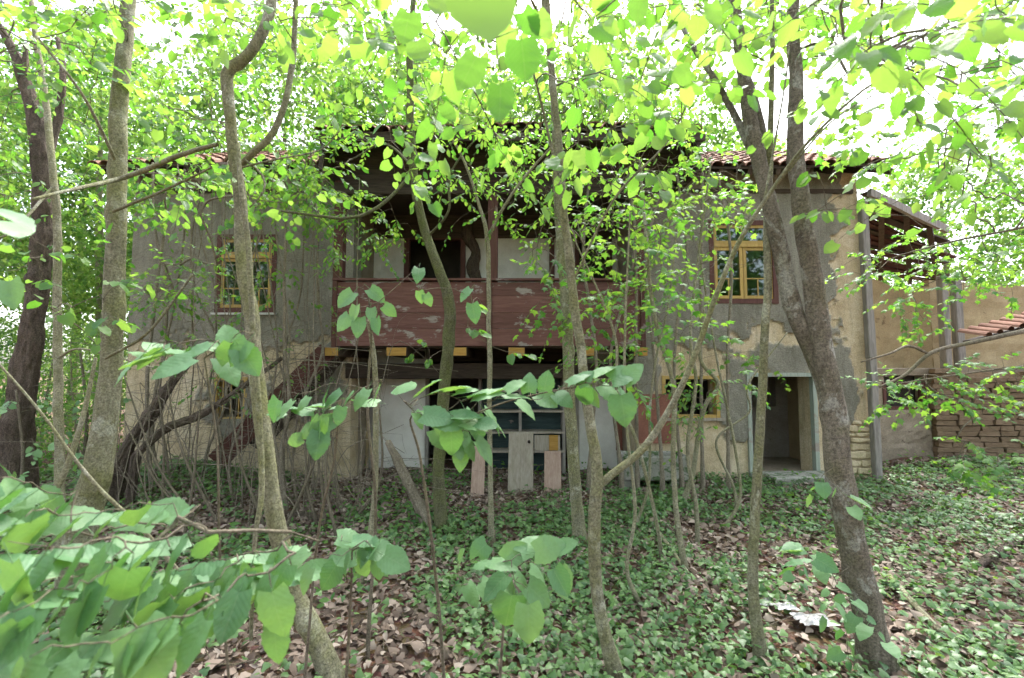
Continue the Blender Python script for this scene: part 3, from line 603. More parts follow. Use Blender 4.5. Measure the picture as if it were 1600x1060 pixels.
# roof
SL = math.radians(27); CS, SN = math.cos(SL), math.sin(SL)
def tile_mesh():
    V = []; q = []; n = 6; L_ = .40
    for j, (yy, rr) in enumerate(((0, .105), (L_, .09))):
        for k in range(n+1):
            a = math.pi*k/n
            for th in (0, .016): V.append((math.cos(a)*(rr-th), yy, math.sin(a)*(rr-th)*.75))
    m_ = 2*(n+1)
    for k in range(n):
        a = 2*k; q += [(a, a+2, a+2+m_, a+m_), (a+1, a+1+m_, a+3+m_, a+3), (a, a+1, a+3, a+2)]
    return npmesh('tile', np.array(V), [np.array(q)], M['tile'], smooth=False)
TILE = tile_mesh(); TV = np.array([v.co[:] for v in TILE.vertices]); TF = np.array([p_.vertices[:] for p_ in TILE.polygons])
def roof(x0, x1, ye, ze, yr, rows_obj, lab):
    deck = MB(); n = max(4, int((x1-x0)/.6)); yb, zb = yr, ze+(yr-ye)*math.tan(SL)
    V = []
    for k in range(n+1):
        x = x0+(x1-x0)*k/n; sg = .03*math.sin(x*1.1+.6)
        V += [(x, ye, ze+sg), (x, yb, zb+sg), (x, yb, zb-.04+sg), (x, ye, ze-.04+sg)]
    q = [(4*i+k, 4*i+(k+1) % 4, 4*i+4+(k+1) % 4, 4*i+4+k) for i in range(n) for k in range(4)]+[(0, 3, 2, 1), (4*n, 4*n+1, 4*n+2, 4*n+3)]
    d = deck.add(V, q).build('roof', M['darkwood'], house, label=lab); org = ORG[house.name]; st = []
    for r_ in range(int((yr-ye)/CS/.3)):
        for k in range(int((x1-x0)/.19)):
            if rng.random() < .03: continue
            x = x0+.095+k*.19+rng.normal(0, .008); s_ = r_*.3-.06+rng.normal(0, .012); sg = .03*math.sin(x*1.1+.6)
            mt = Matrix.Translation((x, ye+s_*CS, ze+s_*SN+.02+sg+.006*(r_ % 2))) @ Matrix.Rotation(SL-.05, 4, 'X') @ Matrix.Rotation(rng.normal(0, .03), 4, 'Z')
            if r_ < rows_obj:
                o = bpy.data.objects.new('tile', TILE); col.objects.link(o); o.parent = d; o.matrix_local = Matrix.Translation(-Vector(org)) @ mt
            else: st.append(np.array(mt))
    A = np.array(st); V = np.einsum('nij,kj->nki', A[:, :3, :3], TV)+A[:, None, :3, 3]
    o = link('tile_field', npmesh('tile_field', V.reshape(-1, 3)-org, [(np.arange(len(A))[:, None, None]*len(TV)+TF[None]).reshape(-1, 4)], M['tile']), d); o['kind'] = 'stuff'
roof(XL-.35, -3.0, 7.85, ZE, 11.9, 3, 'left tiled roof slope'); roof(2.95, XR+.3, 7.85, ZE, 11.9, 4, 'right tiled roof slope'); roof(-3.0, 2.95, 7.1, ZC, 11.6, 3, 'raised middle tiled roof slope')
for k in range(15):
    x = XL-.2+k*.25
    if k % 2 == 0: MB().beam((x, 7.88, ZE-.1), (x, 9., ZE-.1+1.12*math.tan(SL)), .08, .1, n=3).build('rafter', M['darkwoody'], house)
    x = 3.05+k*.24
    if k % 2 == 0: MB().beam((x, 7.88, ZE-.1), (x, 9., ZE-.1+1.12*math.tan(SL)), .08, .1, n=3).build('rafter', M['darkwoody'], house)
bx('roof_cheek', 'darkwood', -3.02, -2.96, 7.3, 11.5, 5.0, ZC+.12); bx('roof_cheek', 'darkwood', 2.9, 2.96, 7.3, 11.5, 5.0, ZC+.12)
MB().plank(-3., 2.95, 7.1, 7.14, ZC-.17, ZC-.045, 14, .008).build('fascia', M['darkwood'], house)

# ------------------------------------------------------------------ things in and around the porch
cb = R(748, 592, 882, 760, 9.0); cab = empty('open_cupboard', ((cb[0]+cb[1])/2, 9.0, 0), 'open wooden cupboard with bare shelves in dark porch', 'cupboard')
for x in (cb[0], (cb[0]+cb[1])/2-.05, cb[1]-.05): MB().box(x, x+.05, 8.85, 9.2, .0, 2.0, .004).build('upright', M['greywood'], cab)
for py in (611, 643, 676, 706): zz = P(800, py, 8.85)[2]; MB().plank(cb[0]+.01, cb[1]-.01, 8.83, 9.2, zz-.018, zz+.018, 6, .004).build('shelf', M['palewood'], cab)
MB().box(cb[0], cb[1], 9.21, 9.235, 0, 2.0).build('back_panel', M['bluepaint'], cab, label='faded teal back panel')
d_ = R(835, 680, 880, 704, 8.85); MB().box(d_[0], d_[1]-.06, 8.83, 8.85, d_[2], d_[3]).build('drawer_front', M['palewood'], cab); d_ = R(858, 680, 872, 704, 8.82); MB().box(d_[0], d_[1], 8.81, 8.826, d_[2], d_[3]).build('patch_board', M['ochre'], cab)
for (a, b, c_, d), mm, lab in (((735, 700, 756, 776), 'pinkwood', 'narrow pinkish board standing left before the cupboard'), ((793, 678, 833, 771), 'palewood', 'tall pale cupboard door leaning in the middle of the porch'), ((850, 708, 877, 772), 'pinkwood', 'short pinkish board leaning right before the cupboard')):
    Yb = G((a+c_)/2 if False else (a+c_)/2, d)[1]; Yb = min(Yb, 8.6); r_ = R(a, b, c_, d, Yb); zb = float(hgt((r_[0]+r_[1])/2, Yb))-.03
    V = np.array([(r_[0], Yb, zb), (r_[1], Yb, zb), (r_[1], Yb+.03, zb), (r_[0], Yb+.03, zb), (r_[0]+.02, Yb+.16, r_[3]), (r_[1]+.015, Yb+.16, r_[3]), (r_[1]+.015, Yb+.19, r_[3]), (r_[0]+.02, Yb+.19, r_[3])])
    mb = MB().add(V, [(0, 1, 2, 3), (7, 6, 5, 4), (0, 4, 5, 1), (1, 5, 6, 2), (2, 6, 7, 3), (3, 7, 4, 0)])
    if mm == 'palewood': 
        o = solo('cupboard_door', mb, M[mm], lab, 'door', bevel=.006); kn = MB().tube([(r_[1]-.06, Yb+.04, .75), (r_[1]-.06, Yb+.10, .75)], [.022, .024], 10); kb = kn.build('knob', M['darkwood'], o, True)
    else: solo('loose_board', mb, M[mm], lab, 'board', bevel=.006)
# concrete trough
q = G(1027, 768); tx, ty, tz = q[0], q[1]+.25, float(hgt(q[0], q[1]+.2))-.03
tr = empty('concrete_trough', (tx, ty, tz), 'mossy green concrete trough raised on blocks beside doorway', 'trough')
mb = MB(); w2, d2 = .52, .27
O = [(-w2, -d2), (w2, -d2), (w2, d2), (-w2, d2)]; V = []
for (s_, z_) in ((.96, .17), (1., .55), (.86, .55), (.8, .27)): V += [(tx+x*s_, ty+y*s_, tz+z_) for x, y in O]
q_ = [(4*l+k, 4*l+(k+1) % 4, 4*l+4+(k+1) % 4, 4*l+4+k) for l in range(3) for k in range(4)]+[(3, 2, 1, 0), (12, 13, 14, 15)]
mb.add(V, q_).build('basin', M['concrete'], tr, bevel=.02)
for x in (-.42, .3): MB().box(tx+x-.08, tx+x+.12, ty-.2, ty+.22, tz-.08, tz+.168, .01).build('foot', M['concrete'], tr, bevel=.01)
# broken staircase on the left
st = empty('broken_staircase', (-3.6, 7.6, .0), 'collapsed red-painted timber staircase below left end of balcony', 'staircase')
s0, s1 = P(512, 548, 7.75), P(338, 722, 7.35); s1[2] = max(s1[2], float(hgt(s1[0], s1[1]))-.05); off = np.array((.0, .62, .02))
MB().beam(s0, s1, .06, .30, n=10, jit=.008).build('stringer', M['redwood'], st, bevel=.008); MB().beam(s0+off, s1+off+np.array((.25, 0, .1)), .06, .28, n=10, jit=.008).build('stringer', M['darkwood'], st, bevel=.008)
for t_ in (.08, .2, .45, .58, .83): c_ = s0+(s1-s0)*t_+UPV*.06; MB().beam(c_+np.array((0, .03, 0)), c_+off+np.array((rng.normal(0, .04), 0, rng.normal(0, .05))), .26, .04, n=3).build('tread', M['darkwood'], st, bevel=.005)

# ------------------------------------------------------------------ right annex
ann = empty('ruined_annex', (8, 9.6, 0), 'ruined mud-walled outbuilding with collapsing plank roof behind house corner', 'outbuilding')
zf = P(800, 575, 9.5)[2]
AB = 10.2
xa1, xa2, xa3 = P(1340, 500, AB)[0], P(1408, 500, AB)[0], P(1500, 500, AB)[0]
def quadwall(name, m, a, b, z0a, z0b_, z1a, z1b_, th=.3):
    a = np.array(a, float); b = np.array(b, float); d = nrm(b-a); no = np.array((-d[1], d[0]))*th; n = max(4, int(np.linalg.norm(b-a)/.12)); V = []
    nz_ = 14; mb = MB(); S = []
    for i in range(n+1):
        t_ = i/n; p_ = a+(b-a)*t_
        for k in range(nz_+1):
            u = k/nz_; z_ = (z0a+(z0b_-z0a)*t_)*(1-u)+(z1a+(z1b_-z1a)*t_)*u; S.append((p_[0], p_[1]+rng.normal(0, .008), z_))
    S = np.array(S); Bk = S+np.array((no[0], no[1], 0)); N = len(S); c_ = nz_+1
    i, k = np.meshgrid(np.arange(n), np.arange(nz_), indexing='ij'); e = (i*c_+k).ravel(); q = [np.c_[e, e+c_, e+c_+1, e+1], np.c_[e+N, e+1+N, e+c_+1+N, e+c_+N]]
    k = np.arange(nz_); q += [np.c_[k, k+1, k+1+N, k+N], np.c_[n*c_+k, n*c_+k+1, n*c_+k+1+N, n*c_+k+N]]; i = np.arange(n)*c_+nz_; q += [np.c_[i, i+c_, i+c_+N, i+N]]
    return mb.add(np.vstack([S, Bk]), np.concatenate(q)).build(name, M[m], ann)
quadwall('wall', 'mud', (xa1, AB), (xa2, AB), zf, zf, P(800, 425, AB)[2], P(800, 452, AB)[2]); quadwall('wall', 'mud', (xa2, AB), (xa2+.5, AB-.15), zf, zf, P(800, 452, AB)[2], P(800, 450, AB)[2])
quadwall('wall', 'mud', (xa2+.5, AB-.16), (13.5, 9.6), zf, zf, P(800, 440, AB)[2], P(800, 470, AB)[2])
bx('ledge', 'mudgrey', XR+.05, 13.2, 9.42, 10.6, zf-.14, zf+.0, parent=ann, jit=.02)
lw_ = P(1456, 680, 9.4)[0]
quadwall('wall', 'mudgrey', (XR+.02, 9.5), (lw_, 9.4), -.1, 0, P(800, 642, 9.45)[2], P(800, 640, 9.45)[2]); bx('wall', 'mudgrey', XR+.02, P(1380, 620, 9.5)[0], 9.46, 9.7, P(800, 642, 9.45)[2], zf-.14, parent=ann)
wn = R(1380, 600, 1440, 640, 9.5); fr2 = frame('window', 'brownz', wn[0]-.04, wn[1]+.04, wn[2], wn[3]+.03, 9.44, 9.56, .06, ann, label='dark broken window in mud wall'); bx('wall', 'mudgrey', wn[1]+.045, lw_, 9.43, 9.7, wn[2]+.02, zf-.14, parent=ann); bx('back_panel', 'inner_shade', wn[0]-.8, wn[1]+1.2, 9.75, 9.8, wn[2]-.5, zf-.15, parent=ann)  # dark sheet added behind the opening, stands in for the unlit inside
# adobe wall, brick by brick
b0 = np.array((lw_+.02, 9.38)); b1 = np.array((12.6, 8.3)); dd = nrm(b1-b0); Lw = np.linalg.norm(b1-b0); ang = math.atan2(dd[1], dd[0]); BM = []
for v_ in range(4):
    m_ = MB().box(-.5, .5, -.5, .5, -.5, .5, .085); BM.append(m_.mesh('brick', M['adobe']))
core = MB().beam((*b0+nrm((-dd[1], dd[0]))*.2, .92), (*b1+nrm((-dd[1], dd[0]))*.2, .92), .3, 1.84, n=4); aw = core.build('wall', M['adobe'], ann, label='crumbling adobe brick wall')
for r_ in range(19):
    x = -.3*(r_ % 2)*.6; top = .02+r_*.1+rng.normal(0, .004)
    while x < Lw-.2:
        wd = rng.uniform(.22, .36); tp_ = 1.86-.22*abs(math.sin(x*1.7))
        if top < tp_ and x+wd > .05 and rng.random() > .03:
            c_ = b0+dd*max(x+wd/2, wd/2-.02); o = bpy.data.objects.new('brick', BM[rng.integers(4)]); col.objects.link(o); o.parent = aw
            o.matrix_local = Matrix.Translation((c_[0]-8, c_[1]-9.6, top+.05+.1*np.clip(x/3, 0, 1))) @ Matrix.Rotation(ang+rng.normal(0, .025), 4, 'Z') @ Matrix.Rotation(rng.normal(0, .02), 4, 'Y') @ Matrix.Diagonal((wd-.022, .24+rng.uniform(-.05, .03), .087, 1))
        x += wd
# collapsing roof: planks and rafters seen from below
FL, FR, BLc, BRc = P(1352, 296, 8.3), P(1468, 352, 8.9), P(1345, 425, 10.5), P(1470, 442, 10.9); FR = FR+np.array((.08, .0, -.03)); BRc = BRc+np.array((.35, 0, -.05))
rf = MB().beam(FL+np.array((.02, -.06, -.08)), FR+np.array((0, -.06, -.08)), .07, .13, n=6).build('roof', M['greywood'], ann, label='sagging plank roof with missing boards')
for k in range(15):
    u0, u1 = k/15, (k+.9)/15
    if k in (4, 9): u1 = u0+.035
    e0 = rng.uniform(-.05, .04); a_, b_ = FL+(BLc-FL)*(u0+u1)/2, FR+(BRc-FR)*(u0+u1)/2
    b_ = b_+(b_-a_)*rng.uniform(-.4, .16)+np.array((0, rng.normal(0, .05), rng.normal(-.03, .05))); MB().beam(a_+np.array((0, 0, rng.normal(0, .01))), b_, (u1-u0)*3.0, .03, n=4).build('plank', M['redwood' if k % 3 else 'darkwood'], rf)
for u in (.2, .5, .8): a_, b_ = FL+(FR-FL)*u, BLc+(BRc-BLc)*u; MB().beam(a_-UPV*.09, b_-UPV*.09, .09, .12, n=4).build('rafter', M['darkwoody'], rf)
for x, y in ((P(1475, 500, 9.5)[0], 9.5), (P(1496, 500, 9.6)[0], 9.6)): MB().box(x-.07, x+.07, y-.07, y+.07, zf, P(800, 432, 9.5)[2], .012).build('post', M['greywood'], ann, bevel=.01)
e0, e1 = P(1540, 530, 8.0), P(1700, 488, 7.6)
lr = MB().beam(e0+np.array((0, .25, -.02)), e1+np.array((0, .25, -.02)), .5, .05, n=4).build('eave', M['darkwood'], ann, label='low tiled eave at right edge')
for k in range(9):
    c_ = e0+(e1-e0)*(k+.3)/9+UPV*.03; o = bpy.data.objects.new('tile', TILE); col.objects.link(o); o.parent = lr; o.matrix_local = Matrix.Translation((c_[0]-8, c_[1]-9.6, c_[2])) @ Matrix.Rotation(.35, 4, 'Z') @ Matrix.Rotation(.25, 4, 'X')
for x, y in ((e1[0]-.1, e1[1]+.3),): MB().box(x-.06, x+.06, y-.06, y+.06, 0, e1[2]-.06, .01).build('post', M['greywood'], ann)
# ------------------------------------------------------------------ trees standing in front of the house
def Yg(px, py): return float(G(px, py)[1])
# big leaning grey trunk on the left
T = Tree('leaning_tree', 'thick grey-green trunk leaning right at left, swollen at its foot', 'bark_grey')
y = Yg(110, 965); T.trunk([(108, 975, y, 66), (118, 870, y, 60), (135, 790, y, 66), (152, 735, y, 58), (165, 640, y, 48), (174, 540, y, 43), (180, 430, y, 41), (183, 300, y, 38), (186, 170, y+.05, 36), (196, 60, y+.1, 32), (210, -60, y+.2, 28), (240, -200, y+.3, 22)])
T.trunk([(340, 226, 3.0, 9), (290, 240, 3.05, 11), (200, 275, 3.4, 12), (120, 295, 3.0, 9), (50, 312, 2.7, 8)], False, .05, True)
T.trunk([(178, 330, 3.7, 8), (250, 300, 3.3, 6), (330, 262, 3.1, 4)], False, .05, True); T.trunk([(165, 560, 3.75, 7), (230, 520, 3.4, 6), (300, 430, 3.3, 5)], False, .05, True)
T.trunk([(180, 250, 3.7, 8), (130, 150, 3.4, 7), (60, 60, 3.2, 5)], False, .05, True)
T.fill((90, -25, 330, 60), (3.0, 4.8), 40, 'big', .085, .32, 6, .35); T.fill((200, 90, 340, 330), (3.4, 4.8), 24, 'big', .07, .3, 6, .45); T.build(220)
# slim straight trunk beside it
T = Tree('slim_tree', 'slim pale trunk just left of the thick leaning trunk', 'bark_pale')
y = Yg(97, 850)-.3; T.trunk([(92, 880, y, 30), (94, 760, y, 27), (92, 600, y, 25), (90, 450, y, 23), (86, 300, y, 21), (70, 150, y+.1, 19), (52, 20, y+.2, 16), (40, -90, y+.3, 13)])
T.trunk([(90, 560, y, 9), (130, 545, y-.3, 6), (240, 575, y-.6, 5)], False, .05, True); T.trunk([(85, 290, y, 10), (20, 360, y-.4, 8), (-30, 380, y-.5, 7)], False, .05, True)
T.fill((-40, -25, 170, 120), (3.5, 5.5), 60, 'mass', .08, .32, 7, .3); T.fill((50, 390, 225, 500), (3.4, 4.4), 13, 'big', .095, .28, 5, .4); T.build(120)
# old furrowed trunk behind
T = Tree('old_tree', 'dark old furrowed trunk far left, broken and draped with growth', 'bark_old')
y = 6.6; T.trunk([(20, 720, y, 92), (35, 600, y, 78), (55, 480, y, 62), (66, 360, y, 58), (66, 260, y, 60), (55, 190, y, 48), (35, 115, y, 36), (10, 60, y, 26), (-30, 0, y, 20)], True, .3)
T.trunk([(66, 262, y, 40), (86, 200, y+.1, 26), (98, 130, y+.1, 20), (90, 60, y+.2, 12)], False, .3, True); T.trunk([(40, 120, y, 24), (40, 70, y, 14)], False, .3, True)
T.fill((-80, 80, 160, 420), (5.8, 8.0), 60, 'darkoval', .06, .3, 8, .4); T.fill((-60, -25, 240, 330), (6., 8.5), 150, 'small', 0.111, .36, 10, .3); T.build()
# forked crooked tree with a climbing stem
T = Tree('forked_tree', 'crooked grey tree forking high up with sharp elbow, left of balcony', 'bark_grey')
y = 2.95; T.trunk([(530, 1090, y, 52), (495, 1000, y, 50), (462, 930, y, 48), (440, 850, y, 46), (424, 770, y, 45), (412, 680, y+.05, 42), (402, 590, y+.1, 40), (390, 480, y+.15, 38), (377, 370, y+.2, 35), (369, 270, y+.25, 33), (360, 190, y+.25, 31), (352, 118, y+.25, 33), (378, 92, y+.25, 30), (405, 55, y+.25, 29), (420, 10, y+.25, 28), (425, -60, y+.3, 25), (420, -160, y+.4, 20)])
T.trunk([(374, 262, y+.25, 17), (395, 240, y+.2, 19), (425, 212, y+.2, 18), (445, 165, y+.2, 17), (457, 100, y+.2, 16), (462, 30, y+.2, 14), (464, -60, y+.2, 11)], False, .08, True)
T.trunk([(392, 1000, y-.02, 9), (398, 850, y-.16, 11), (410, 760, y-.1, 16), (404, 640, y-.06, 17), (396, 540, y-.03, 17), (392, 440, y-.0, 16), (384, 350, y+.03, 15), (376, 275, y+.05, 13), (372, 225, y+.1, 8)], False, .3, True)
T.trunk([(377, 262, y+.2, 6), (430, 250, y+.1, 5), (500, 235, y+.1, 4), (530, 205, y, 3)], False, .05, True); T.trunk([(383, 250, y+.2, 7), (410, 275, y+.2, 6), (412, 300, y+.2, 5), (390, 325, y+.2, 4)], False, .05, True)
T.fill((330, -25, 620, 60), (2.6, 4.4), 50, 'big', .085, .3, 6, .4); T.fill((270, 180, 520, 340), (3.0, 4.4), 26, 'big', .075, .28, 6, .6); T.build(260)
# curved mossy trunk before the balcony
T = Tree('curved_mossy_tree', 'curved dark mossy trunk rising in front of the balcony doorway', 'bark_moss')
y = Yg(690, 828); T.trunk([(690, 830, y, 27), (686, 760, y, 24), (688, 690, y, 25), (694, 610, y, 25), (702, 530, y-.05, 25), (701, 470, y-.1, 24), (686, 420, y-.1, 22), (665, 365, y, 20), (652, 310, y, 18), (645, 250, y, 17), (641, 180, y, 16), (640, 90, y, 14), (646, 0, y, 11), (650, -80, y, 8)], True, .18)
T.trunk([(645, 270, y, 7), (590, 325, y-.3, 8), (540, 342, y-.5, 7), (500, 338, y-.6, 6), (440, 330, y-.7, 5)], False, .06, True); T.trunk([(668, 370, y, 6), (700, 330, y-.2, 6), (705, 270, y-.2, 5), (745, 215, y-.2, 4)], False, .06, True)
T.trunk([(640, 255, y, 6), (600, 225, y+.3, 5), (550, 250, y+.2, 4)], False, .06, True)
T.fill((430, 215, 630, 345), (5.0, 6.6), 105, 'small', 0.081, .32, 10, .15, clump=18); T.fill((510, 330, 620, 420), (5.2, 6.4), 34, 'small', 0.072, .26, 9, .2, clump=7)
T.fill((520, -25, 780, 210), (4.8, 7.4), 130, 'small', 0.104, .36, 10, .3); T.fill((660, 210, 860, 320), (5., 6.6), 42, 'small', 0.085, .32, 9, .2, clump=12); T.fill((640, 535, 672, 572), (5.0, 5.2), 4, 'mass', .06, .1, 6, 1.); T.build()
# leaning dead stem
mb = MB(); y = Yg(672, 828); rows = smooth_path([(*P(a, b, y), c_/2/FPX*y) for a, b, c_ in ((676, 835, 36), (660, 800, 26), (640, 760, 22), (622, 722, 20), (606, 690, 17))], .05); rows[0, 2] -= .05
solo('broken_snag', mb.tube(rows[:, :3], rows[:, 3]*.62, 24, .7, 4, 3.5), M['vine'], 'leaning broken dead stem at foot of curved mossy trunk', 'dead stem', smooth=True)
# trunk pair and the arching tree in the middle
T = Tree('pale_tree', 'pale straight trunk standing behind the arching tree, right of centre', 'bark_grey')
y = Yg(905, 850); T.trunk([(906, 856, y, 30), (900, 780, y, 26), (893, 690, y, 26), (887, 560, y, 25), (881, 440, y, 24), (874, 330, y, 22), (868, 220, y, 19), (862, 110, y, 16), (850, 0, y, 12), (845, -90, y, 9)])
T.fill((740, -25, 1080, 210), (4.6, 7.2), 140, 'small', 0.104, .36, 10, .3); T.fill((790, 200, 970, 330), (4.8, 6.4), 55, 'small', 0.085, .3, 8, .2); T.build()
T = Tree('arching_tree', 'slender tree whose long bare limb arches up to the right', 'bark_grey')
y = 3.0; T.trunk([(972, 1085, y, 36), (950, 1010, y, 32), (934, 940, y, 30), (926, 870, y, 31), (928, 800, y, 31), (934, 745, y, 30), (925, 670, y, 26), (908, 560, y, 24), (894, 450, y, 23), (880, 320, y, 21), (870, 210, y, 19), (862, 110, y, 17), (855, 0, y, 15), (850, -90, y, 12)])
T.trunk([(932, 762, y, 21), (960, 738, y, 20), (1005, 700, y, 19), (1045, 640, y-.05, 17), (1085, 555, y-.1, 15), (1120, 460, y-.15, 14), (1155, 380, y-.2, 13), (1200, 305, y-.25, 11), (1260, 225, y-.4, 9), (1350, 140, y-.6, 7), (1420, 105, y-.8, 5)], False, .08, True)
T.trunk([(1195, 310, y-.2, 8), (1212, 215, y-.2, 6), (1228, 120, y-.2, 5), (1235, 40, y-.2, 4)], False, .05, True); T.trunk([(1212, 290, y-.25, 7), (1300, 190, y-.5, 5), (1400, 130, y-.6, 4)], False, .05, True)
T.trunk([(878, 300, y, 8), (850, 180, y-.1, 7), (838, 130, y-.2, 5)], False, .05, True); T.trunk([(860, 60, y, 8), (800, -60, 2.4, 7), (770, -90, 1.6, 5), (760, -60, 1.15, 4)], False, .05, True)
T.trunk([(690, 470, y+.2, 5), (700, 340, y+.1, 6), (760, 280, y, 6), (850, 215, y-.1, 5), (1000, 160, y-.3, 4)], False, .05, True) if False else None
T.trunk([(895, 440, y, 6), (960, 310, y-.2, 6), (1040, 225, y-.3, 5), (1080, 150, y-.4, 4)], False, .05, True)
T.fill((540, -25, 920, 130), (2.0, 3.8), 48, 'big', .075, .3, 6, .5); T.fill((600, 180, 1120, 275), (2.4, 3.3), 24, 'big', .09, .26, 5, .8); T.fill((920, -25, 1130, 170), (2.2, 3.4), 36, 'big', .085, .28, 6, .6)
T.fill((560, -20, 900, 90), (1.2, 1.9), 7, 'big', .08, .24, 5, .8); T.fill((900, -20, 1100, 90), (1.3, 2.0), 5, 'big', .08, .24, 5, .7)
hero = []
for px, py, Y, s_, tx in ((745, -35, .78, .135, .15), (745, 88, 1.05, .095, -.5), (815, 62, 1.08, .10, .1), (782, 132, 1.10, .10, 0.), (700, -20, 1.2, .10, -.3), (838, 20, 1.3, .09, .5), (640, 20, 1.3, .10, -.2), (1110, 5, 1.3, .085, .1), (1000, -10, 1.3, .09, -.1), (905, 235, 2.2, .10, .2), (650, 65, 1.5, .09, .3)):
    hero.append(np.r_[P(px, py, Y), (tx, .05, -1), (rng.normal(0, .25), 1, .15+rng.normal(0, .2)), s_])
    T.grow([P(px, py-18, Y)], .15)
T.leaf('big', np.array(hero)); T.build(300)
# slim grey trunk and the big right-hand tree
T = Tree('slim_grey_tree', 'slim straight grey trunk crossing left edge of green doorway', 'bark_grey')
y = Yg(1188, 1032); T.trunk([(1190, 1036, y, 32), (1178, 950, y, 29), (1176, 860, y, 27), (1184, 720, y, 25), (1193, 580, y, 24), (1198, 440, y, 22), (1200, 320, y, 20), (1204, 200, y, 17), (1207, 80, y, 14), (1206, -50, y, 11)])
T.fill((1100, -25, 1320, 60), (2.7, 4.0), 22, 'big', .08, .3, 6, .4); T.build(120)
T = Tree('twin_stemmed_tree', 'biggest brown trunk at right, dividing into two at doorway height', 'bark_brown')
y = Yg(1372, 1040); T.trunk([(1378, 1048, y, 66), (1362, 980, y, 58), (1342, 890, y, 56), (1324, 800, y, 56), (1308, 720, y, 52), (1302, 650, y, 50), (1292, 580, y, 46), (1277, 480, y, 42), (1262, 390, y, 39), (1250, 300, y, 36), (1243, 220, y, 33), (1245, 120, y, 28), (1240, 20, y, 24), (1230, -90, y, 20)], True, .16)
T.trunk([(1298, 625, y+.02, 34), (1272, 555, y+.06, 34), (1246, 500, y+.08, 33), (1226, 420, y+.1, 33), (1210, 350, y+.1, 32), (1190, 270, y+.1, 31), (1174, 180, y+.1, 29), (1158, 90, y+.1, 26), (1150, 20, y+.1, 22), (1140, -80, y+.1, 18)], False, .14, True)
T.trunk([(1188, 265, y+.1, 16), (1160, 205, y+.2, 15), (1120, 130, y+.3, 13), (1075, 60, y+.5, 10), (1040, -10, y+.6, 8)], False, .08, True); T.trunk([(1205, 330, y+.1, 18), (1190, 200, y+.25, 18), (1165, 110, y+.3, 14), (1140, 30, y+.4, 11)], False, .08, True)
T.trunk([(1240, 250, y, 12), (1150, 330, y+.1, 0.1)], False, .05, True) if False else None
T.fill((1020, -25, 1300, 110), (3.0, 4.8), 66, 'big', .08, .32, 6, .35); T.fill((1290, -25, 1620, 170), (1.5, 3.4), 62, 'big', .075, .3, 6, .35); T.fill((1420, 140, 1640, 290), (1.7, 2.8), 13, 'big', .08, .3, 5, .4)
T.fill((1090, -20, 1610, 110), (1.1, 1.9), 14, 'big', .075, .26, 5, .6); T.fill((1270, 215, 1420, 330), (2.3, 3.0), 9, 'big', .08, .25, 5, .7); T.fill((1255, 855, 1345, 985), (2.75, 3.05), 6, 'biglow', .10, .22, 5, .3); T.fill((1262, 735, 1325, 775), (2.9, 3.05), 2, 'biglow', .10, .15, 3, .2)
T.build(300)
# maple boughs reaching in from the right: their tree stands just outside the view
T = Tree('overhanging_maple', 'lobed-leaf boughs on dark limbs reaching in from right edge', 'bark_twig')
y = 5.2; T.trunk3([(6.6, 4.6, 0, .12), (6.55, 4.6, 1.5, .1), (6.6, 4.7, 3, .09), (6.5, 4.8, 5, .06), (6.4, 4.9, 7, .03)])
T.trunk([(1755, 470, 4.9, 22), (1660, 500, 4.8, 18), (1600, 517, 4.7, 16), (1520, 535, 4.6, 13), (1455, 552, 4.5, 11), (1415, 585, 4.5, 9), (1375, 605, 4.5, 6)], False, .12, True); T.trunk([(1450, 553, 4.5, 7), (1420, 541, 4.5, 8), (1390, 553, 4.4, 6), (1345, 566, 4.4, 4)], False, .1, True); T.trunk([(1620, 570, 4.8, 7), (1500, 585, 4.6, 5), (1400, 600, 4.5, 3)], False, .1, True)
T.trunk([(1780, 300, 4.9, 12), (1620, 350, 4.8, 9), (1500, 375, 4.8, 6), (1420, 395, 4.8, 4)], False, .1, True)
for b, dp, n in (((1370, 365, 1600, 470), (4.6, 5.4), 62), ((1320, 400, 1420, 440), (4.6, 5.0), 10), ((1400, 470, 1500, 510), (4.6, 5.0), 10), ((1360, 585, 1500, 640), (4.4, 5.0), 26), ((1450, 560, 1620, 640), (4.4, 5.2), 34), ((1490, 680, 1620, 760), (4.0, 4.8), 24), ((1480, 270, 1620, 350), (4.6, 5.4), 20)): T.fill(b, dp, n, 'maple', 0.072, .24, 8, .2)
T.fill((1280, -25, 1640, 270), (4.4, 6.6), 130, 'maple', 0.104, .32, 9, .3); T.build()

# ------------------------------------------------------------------ thin saplings, shrubs and vines
def sapling(name, label, path, fills, barkm='bark_pale', group=None, cat='sapling', objs=120, limbs=()):
    T = Tree(name, label, barkm, cat, group); T.trunk(path, True, .08)
    for l in limbs: T.trunk(l, False, .05, True)
    for f in fills: T.fill(*f[:6], **(f[6] if len(f) > 6 else {}))
    return T.build(objs)
y = Yg(768, 848); sapling('thin_sapling', 'thin straight sapling forking in front of middle balcony post', [(768, 850, y, 12), (766, 700, y, 11), (765, 560, y, 11), (763, 450, y, 10), (762, 370, y, 10), (745, 310, y, 7), (722, 245, y, 6), (690, 190, y, 5)],
    [((700, 250, 860, 380), (y-.5, y+.4), 16, 'small', 0.072, .25), ((690, 470, 800, 560), (y-1.6, y-1.2), 3, 'big', .095, .2)], 'bark_pale', limbs=[[(762, 372, y, 8), (790, 320, y-.1, 7), (830, 265, y-.2, 6), (900, 190, y-.3, 4)]])
y = Yg(590, 770); sapling('round_leaf_sapling', 'sapling with cluster of round pale leaves before balcony boards', [(572, 900, 4.4, 10), (586, 760, 4.4, 9), (588, 640, 4.3, 9), (584, 560, 4.2, 8), (576, 500, 4.0, 6)], [], objs=100)
